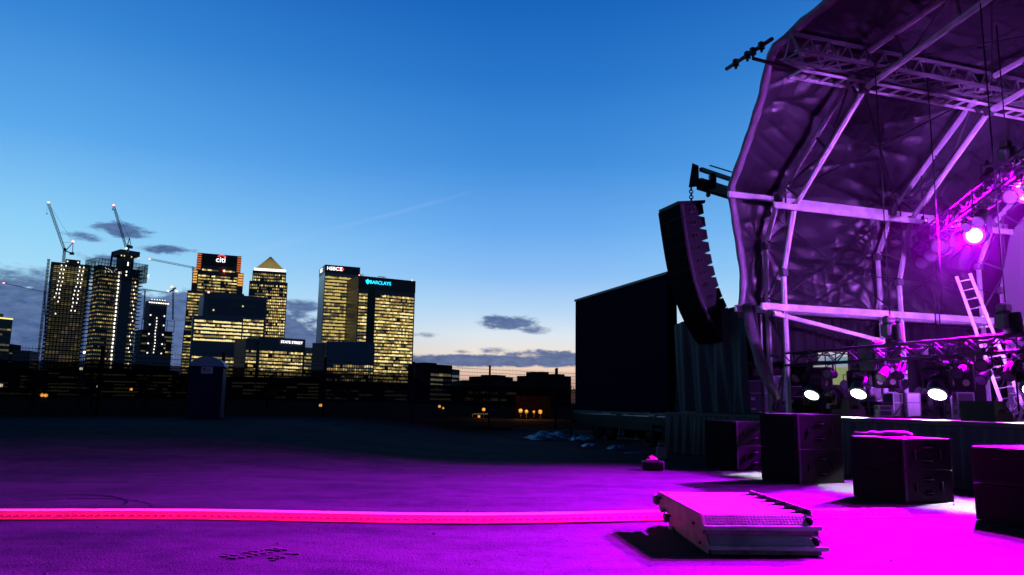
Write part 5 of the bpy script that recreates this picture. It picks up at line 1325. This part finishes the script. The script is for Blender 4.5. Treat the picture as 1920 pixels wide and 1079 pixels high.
# floor monitor wedges
def wedge(label, px, s_, w_, d_, h_, flip=1):
    t_ = deck_t(px, s_); c = S(t_, s_, ZD); o = thing('monitor_wedge', label, 'stage monitor', c, 'floor monitors at the stage front')
    pr = [(-d_/2, 0), (d_/2, 0), (d_/2, h_), (0, h_), (-d_/2, h_*.35)]
    A_ = [c-W*w_/2+D*flip*x+U3*z for x, z in pr]; B_ = [c+W*w_/2+D*flip*x+U3*z for x, z in pr]
    mb = MB(); mb.poly(A_); mb.poly(B_[::-1])
    for k in range(5): mb.poly([A_[k], B_[k], B_[(k+1) % 5], A_[(k+1) % 5]][::-1])
    mb.build('cabinet', CABW, o)
    mb = MB(); q = c+D*flip*(-d_*.25)+U3*(h_*.69)+(U3*.5-D*flip*.6)*.02
    a, b_ = W*(w_*.44), (D*flip*(d_/2)+U3*(h_*.65)).normalized()*d_*.26
    mb.poly([q-a-b_, q+a-b_, q+a+b_, q-a+b_]); mb.build('grille', GRILL, o)
    for x in (-1, 1): mb = MB(); mb.rbox(c+W*x*(w_/2+.006)+U3*h_*.5+D*flip*d_*.1, (.014, .2, .09), .004, (W, D, U3)); mb.build('handle', RUB, o)
wedge('black floor monitor wedge near the right end of the stage front', 1850, .75, .8, .5, .42, -1)
wedge('grey-sided floor monitor beside the second white light', 1592, 1.5, .62, .55, .50, -1)
# moving head on floor behind
for (px, s_, lb) in ((1565, 1.2, 'unlit moving head standing between the first two white lights'), (1735, 3.6, 'unlit moving head standing behind the middle white light')):
    t_ = deck_t(px, s_); head(lb, S(t_, s_, ZD+.62), S(t_-.2, s_-1.5, ZD+1.4), mat('dark_lens', (.12, .08, .14), .15, .2), r=.15, L=.4, hang=-1)
for i, k in enumerate((.02, .12, .20)):
    q = p0+(p1-p0)*k-U3*.55; head('large unlit moving head under the high truss, %s from its left end' % ORD[i], q, q+V((-.9, -.8, -.9+.4*i)), mat('dark_lens', (.12, .08, .14), .15, .2), r=.21, L=.5)
# white stool at the right edge
t_ = deck_t(1909, 2.6); c = S(t_, 2.6, ZD); o = thing('step_stool', 'white folding step stool at the right edge of the stage', 'step stool', c); WS = mat('stool_white', (.55, .5, .55), .4)
for k in range(3): mb = MB(); mb.rbox(c+U3*(.2+.2*k)+D*(.12*k-.12), (.4, .2, .03), .01, (W, D, U3)); mb.build('step', WS, o)
for x in (-1, 1):
    for y in (0, 1): mb = MB(); mb.bar(c+W*x*.2+D*(-.24 if y == 0 else .38), c+W*x*.2+D*.12+U3*.62, .03, .05); mb.build('leg', WS, o)
# a lit green-white doorway panel behind the stage (view out to a lit tent)
q0 = PS(1555, 722, 10.0); 
mb = MB(); ta_, za_ = onS(1566, 719, 9.2); tb_, zb_ = onS(1597, 688, 9.2)
o = thing('lit_tent', 'small pale yellow lit tent seen through the gap behind the stage', 'tent', S((ta_+tb_)/2, 9.2, ZD))
mb.hexa([S(ta_-.2, 9.2, ZD), S(tb_+.2, 9.2, ZD), S(tb_+.2, 9.45, ZD), S(ta_-.2, 9.45, ZD), S(ta_-.2, 9.2, zb_), S(tb_+.2, 9.2, zb_), S(tb_+.2, 9.45, zb_), S(ta_-.2, 9.45, zb_)])
mb.build('wall', mat('tent_glow', (.3, .3, .2), .7, emit=.26, ecol=(.86, 1, .42), var=(2, .4)), o)
mb = MB(); mb.hexa([S(ta_-.5, 9.1, zb_+.12), S(tb_+.4, 9.1, zb_+.12), S(tb_+.4, 9.5, zb_+.12), S(ta_-.5, 9.5, zb_+.12), S(ta_-.4, 9.2, zb_+.42), S(tb_+.3, 9.2, zb_+.42), S(tb_+.3, 9.4, zb_+.42), S(ta_-.4, 9.4, zb_+.42)])
mb.build('roof', mat('tent_roof_glow', (.2, .3, .35), .7, emit=.35, ecol=(.45, .85, 1)), o)
mb = MB(); mb.bar(PS(1408, 683, 6.0), PS(1466, 683, 6.0), .05, .05); tag(mb.build('tube_light', mat('blue_tube', (.05, .05, .3), .4, emit=2.2, ecol=(.03, .06, 1))), 'thin blue tube light behind the fabric tail', 'light')

# ------------------------------------------------------------------ cable ramps across the ground
RMS = mat('ramp_red', (.75, .02, .05), .5, bump=(20, .2, .01), var=(1.1, .25)); RML = mat('ramp_lid', (.70, .04, .14), .45, var=(1.3, .25))
ctrl = [V((-10.5, 10.5, 0)), V((-6.7, 10.38, 0)), V((-3.6, 10.35, 0)), V((-.5, 10.62, 0)), V((2.0, 11.0, 0)), V((4.2, 11.4, 0)), V((6.2, 11.9, 0))]
rx_ = lambda x: 10.35+.067*max(x+6.7, -.5)+.02*max(0, x)**2+.015*math.sin(x*.9)
path = [V((-10.5+16.9*i/200, rx_(-10.5+16.9*i/200), 0)) for i in range(201)]
dist = seglen([(q.x, q.y) for q in path]); SL = .92; k = 0; x = 0; first = None
def pathp(d_):
    for i in range(1, len(path)):
        if d_ <= dist[i] or i == len(path)-1: return path[i-1]+(path[i]-path[i-1])*((d_-dist[i-1])/(dist[i]-dist[i-1]))
def studs(mb):
    sm = mat('ramp_stud', (.48, .012, .035), .6); mb.mats = [RMS, sm]
    for q in range(9):
        xx = -SL/2+.066+q*(SL-.132)/8; mb.box((xx, -.21, .0525), (.026, .03, .008), (V((1, 0, 0)), V((0, .96, .28)), V((0, -.28, .96))), sm)
def ramp_proto():
    o = thing('cable_ramp', 'red and pink plastic cable ramp section in the long line across the tarmac', 'cable ramp', (0, 0, 0), 'cable ramp sections across the tarmac')
    L = SL+.004
    pf = [(-.29, 0), (-.29, .014), (-.13, .085), (.13, .085), (.27, .014), (.27, 0)]
    mb = MB(); A_ = [V((-L/2, y, z)) for y, z in pf]; B_ = [V((L/2, y, z)) for y, z in pf]
    mb.poly(A_[::-1]); mb.poly(B_)
    for q in range(6): mb.poly([A_[q], B_[q], B_[(q+1) % 6], A_[(q+1) % 6]][::-1])
    studs(mb)
    mb.build('body', RMS, o)
    mb = MB(); mb.rbox((0, 0, .087), (L-.001, .24, .008), .002); mb.build('lid', RML, o)
    return o
pr0 = ramp_proto(); n_ = int(dist[-1]/SL)
for i in range(n_):
    a, b_ = pathp(i*SL), pathp((i+1)*SL); d = (b_-a).normalized(); c_ = (a+b_)/2; o = pr0 if i == 0 else copy_tree(pr0)
    za_, zb_ = gz(a.x, a.y)+.004, gz(b_.x, b_.y)+.004; d3 = V((b_.x-a.x, b_.y-a.y, zb_-za_)).normalized(); sd = V((-d.y, d.x, 0)); place(o, V((c_.x, c_.y, (za_+zb_)/2)), axes_rot(d3, sd, d3.cross(sd)))

# ------------------------------------------------------------------ stacked aluminium barrier bases
BAR = mat('barrier_alu', (.42, .38, .42), .6, .1, bump=(25, .25, .01), var=(2.5, .35)); BARP = mat('barrier_tread', (.30, .28, .30), .6, .1, var=(4, .25))
BARS = mat('barrier_side', (.22, .13, .16), .55, .2, var=(3, .5), bump=(12, .3, .01))  # side metal, darker and redder than the tread
def barrier(label, c, yaw, pitch, w_=1.22, L=2.0, H=.20):
    """flat folded barrier: x across, y depth (away), z up"""
    o = thing('crowd_barrier', label, 'crowd barrier', (0, 0, 0), 'stacked crowd barriers')
    yb = -L/2+.15
    mb = MB(); mb.box((0, (yb+L/2)/2, H-.008), (w_-.01, L/2-yb, .014)); mb.build('tread_plate', BARP, o)
    mb = MB(); p, q = V((0, yb-.004, H-.008)), V((0, -L/2+.03, .10)); d = (p-q).normalized(); nn = V((0, -d.z, d.y)); mb.box((p+q)/2, (w_-.01, (p-q).length, .012), (V((1, 0, 0)), d, nn))
    for r_ in range(4):
        for k in range(30):
            cc = q+(p-q)*(.15+.23*r_)+V((-w_/2+.05+k*(w_-.1)/29, 0, 0))+nn*.008; mb.box(cc, (.016, .016, .006), (V((1, 0, 0)), d, nn), None)
    mb.build('front_ramp', BAR, o)
    def plate(x, tk, pts, name, mm):
        mb = MB(); A_ = [V((x, y, z)) for y, z in pts]; B_ = [V((x+tk, y, z)) for y, z in pts]; mb.poly(A_[::-1]); mb.poly(B_)
        for k in range(len(pts)): mb.poly([A_[k], B_[k], B_[(k+1) % len(pts)], A_[(k+1) % len(pts)]])
        return mb.build(name, mm, o)
    plate(-w_/2-.022, .02, [(-L/2+.05, .0), (L/2-.12, 0), (L/2+.01, .06), (L/2+.01, .15), (L/2-.05, H+.012), (yb-.02, H+.012), (-L/2+.05, H-.06), (-L/2-.01, .09)], 'side_plate', BARS)
    for yy, zz in ((L/2-.20, .15), (-L/2+.32, .07)): mb = MB(); mb.tube([V((-w_/2-.028, yy, zz)), V((-w_/2-.045, yy, zz))], .016, 10); mb.build('bolt_hole', RUB, o)
    for yy, zz, ly, lz in ((L/2-.03, .10, .12, .12), (L/2-.35, .015, .16, .05)): mb = MB(); mb.rbox((-w_/2-.055, yy, zz), (.06, ly, lz), .015); mb.build('hinge', BARS, o)
    plate(w_/2+.002, .02, [(-L/2+.02, .04), (L/2, .0), (L/2, H+.03), (yb+.02, H+.05), (-L/2+.14, H+.0), (-L/2+.01, .08)], 'side_plate', BARS)
    n = 6; st = (L/2-yb-.08)/n  # dark teeth, the shade of the tread slots put into their colour
    for k in range(n):
        y0_ = yb+.06+st*k; mb = MB(); x1 = w_/2-.004; z0_ = H+.002
        a, b_, c_, t_ = V((x1-.22, y0_+st*.12, z0_)), V((x1, y0_, z0_)), V((x1, y0_+st*.72, z0_)), V((x1, y0_+.01, z0_+.045))
        mb.poly([a, b_, c_][::-1]); mb.poly([a, c_, t_]); mb.poly([a, t_, b_]); mb.poly([b_, t_, c_]); mb.build('gusset', mat('gusset_slot_shade', (.03, .02, .03), .7), o)
    mb = MB(); mb.rbox((.02, -L/2-.0, .075), (w_+.08, .06, .05), .008); mb.build('front_lip', BAR, o)
    mb = MB(); mb.rbox((w_/2-.05, -L/2+.08, .13), (.07, .12, .10), .02); mb.build('corner_bracket', RUB, o)
    mb = MB(); mb.box((0, -L/2+.02, .03), (w_-.02, .012, .055)); mb.build('front_plate', BARS, o)
    for x in (-1, 1): mb = MB(); mb.bar((x*(w_/2-.06), -L/2+.05, .02), (x*(w_/2-.06), L/2-.05, .02), .05); mb.build('bottom_bearer', BARS, o)
    mb = MB(); mb.bar((-w_/2+.08, -L/2+.10, .02), (w_/2-.08, -L/2+.10, .02), .05); mb.build('cross_bearer', BARS, o)
    rot = Matrix.Rotation(yaw, 4, 'Z') @ Matrix.Rotation(pitch, 4, 'X')
    place(o, c, rot); return o
barrier('lower grey metal crowd barrier of the two stacked on the tarmac', V((2.78, 9.50, .006)), R_(1.0), R_(.0))
barrier('upper grey metal crowd barrier stacked on the other, tread plate up', V((2.70, 9.54, .222)), R_(3.6), R_(.9), 1.24, 1.95)

# ------------------------------------------------------------------ litter and small things at the left of the stage
def crumple(name, label, px, py, sx_, sy_, h, mm, seed, cat, yaw=0):
    c = atz(px, py, 0); rnd = random.Random(seed); ph = [rnd.uniform(0, 6.3) for _ in range(8)]
    def f(u, v):
        x, y = (u-.5)*sx_, (v-.5)*sy_; x, y = x*math.cos(yaw)-y*math.sin(yaw), x*math.sin(yaw)+y*math.cos(yaw)
        e = (1-abs(2*u-1)**3)*(1-abs(2*v-1)**3)
        k = abs(math.sin(u*7+ph[0]+2*math.sin(v*5+ph[1])))*.5+abs(math.sin(v*9+u*5+ph[2]))*.3+abs(math.sin(u*19+v*13+ph[3]))*.2
        return V((c.x+x+.12*math.sin(v*8+ph[4])*sx_*.2, c.y+y+.1*math.sin(u*9+ph[5])*sy_*.3, gz(c.x, c.y)+.01+h*e*k))
    mb = MB(); mb.grid(f, 26, 20, smooth=False); tag(mb.build(name, mm), label, cat)
TARP = mat('tarp_blue', (.03, .06, .10), .35, bump=(6, .4, .03), spec=.6); FOIL = mat('plastic_sheet', (.05, .06, .09), .3)
crumple('tarpaulin', 'crumpled blue-grey tarpaulin on the ground left of the screen trailer', 1030, 824, 1.9, 2.2, .38, TARP, 1, 'tarpaulin', .2)
crumple('plastic_sheet', 'crumpled plastic sheet just right of the tarpaulin', 1090, 826, 1.0, 1.6, .16, TARP, 2, 'plastic sheet')
crumple('plastic_sheet', 'torn pale plastic sheet scrap in front of the screen trailer', 1107, 838, .6, .9, .14, FOIL, 3, 'plastic sheet')
crumple('plastic_sheet', 'folded pale plastic sheet nearer the stage', 1160, 842, .8, .9, .16, FOIL, 4, 'plastic sheet')
crumple('plastic_sheet', 'flattened plastic sheet scrap left of the white can', 1190, 850, .7, .5, .06, FOIL, 5, 'plastic sheet')
crumple('tarpaulin', 'dark folded tarpaulin lying along the kerb', 1060, 816, 1.6, .8, .3, mat('tarp_dark', (.03, .04, .06), .5), 6, 'tarpaulin')
c = atz(1241, 862, 0); o = thing('jerry_can', 'off-white plastic jerry can standing left of the stage', 'jerry can', c)
mb = MB(); mb.rbox(c+U3*.19, (.32, .2, .36), .04); mb.build('body', mat('can_white', (.12, .12, .17), .5), o)
mb = MB(); mb.tube([c+V((-.1, 0, .36)), c+V((-.1, 0, .44)), c+V((.06, 0, .44)), c+V((.1, 0, .37))], .02, 6); mb.build('handle', mat('can_white', (.12, .12, .17), .5), o)
mb = MB(); mb.tube([c+V((.12, 0, .36)), c+V((.12, 0, .42))], .035, 10); mb.build('cap', mat('can_red', (.35, .02, .08), .5), o)
c = atz(1224, 882, 0); o = thing('tool_case', 'black tool case under the pink cloth, left of the stage', 'tool case', c)
mb = MB(); mb.rbox(c+U3*.12, (.52, .34, .22), .03); mb.build('box', BLK, o); mb = MB(); mb.tube([c+V((-.1, -.17, .2)), c+V((-.1, -.2, .26)), c+V((.1, -.2, .26)), c+V((.1, -.17, .2))], .012, 6); mb.build('handle', RUB, o)
mb = MB(); mb.grid(lambda u, v: c+V((-.1+.28*(u-.5)+.08, .2*(v-.5), .245+.11*(1-abs(2*u-1)**2)*(1-abs(2*v-1)**2)+.02*math.sin(u*17+v*9))), 10, 8, smooth=False)
tag(mb.build('pink_cloth', mat('cloth_pink', (.75, .10, .22), .8)), 'crumpled pink cloth lying on the black tool case', 'cloth')
c = atz(1250, 836, 0)+V((.2, 1.2, 0)); o = thing('crate', 'red plastic crate standing beside the end of the stage', 'crate', c)
mb = MB(); RC = mat('crate_red', (.30, .025, .02), .6)
mb.box(c+U3*.05, (.44, .4, .04))
for z_ in (.14, .26, .38, .50):
    for (dx, dy, lx, ly) in ((0, -.2, .44, .02), (0, .2, .44, .02), (-.22, 0, .02, .38), (.22, 0, .02, .38)): mb.box(c+V((dx, dy, z_)), (lx, ly, .07))
for dx in (-.2, .2):
    for dy in (-.18, .18): mb.box(c+V((dx, dy, .29)), (.05, .05, .52))
mb.build('box', RC, o)

# ------------------------------------------------------------------ haze volume added for a glow round the magenta lamps
hz = bpy.data.materials.new('lamp_glow_haze'); hz.use_nodes = True; t = hz.node_tree; t.nodes.clear()
pv = t.nodes.new('ShaderNodeVolumePrincipled'); pv.inputs['Density'].default_value = .00007; pv.inputs['Color'].default_value = (.85, .85, .9, 1); pv.inputs['Anisotropy'].default_value = .78
om = t.nodes.new('ShaderNodeOutputMaterial'); t.links.new(pv.outputs[0], om.inputs['Volume'])
mb = MB(); mb.hexa([S(4.6, .3, ZD+.3), S(18.2, .3, ZD+.3), S(18.2, 9.4, ZD+.3), S(4.6, 9.4, ZD+.3), S(4.6, .3, 9.6), S(18.2, .3, 9.6), S(18.2, 9.4, 9.6), S(4.6, 9.4, 9.6)])
tag(mb.build('lamp_glow_haze', hz), 'thin haze added to glow round the magenta lamps under the roof', 'haze', kind='stuff')
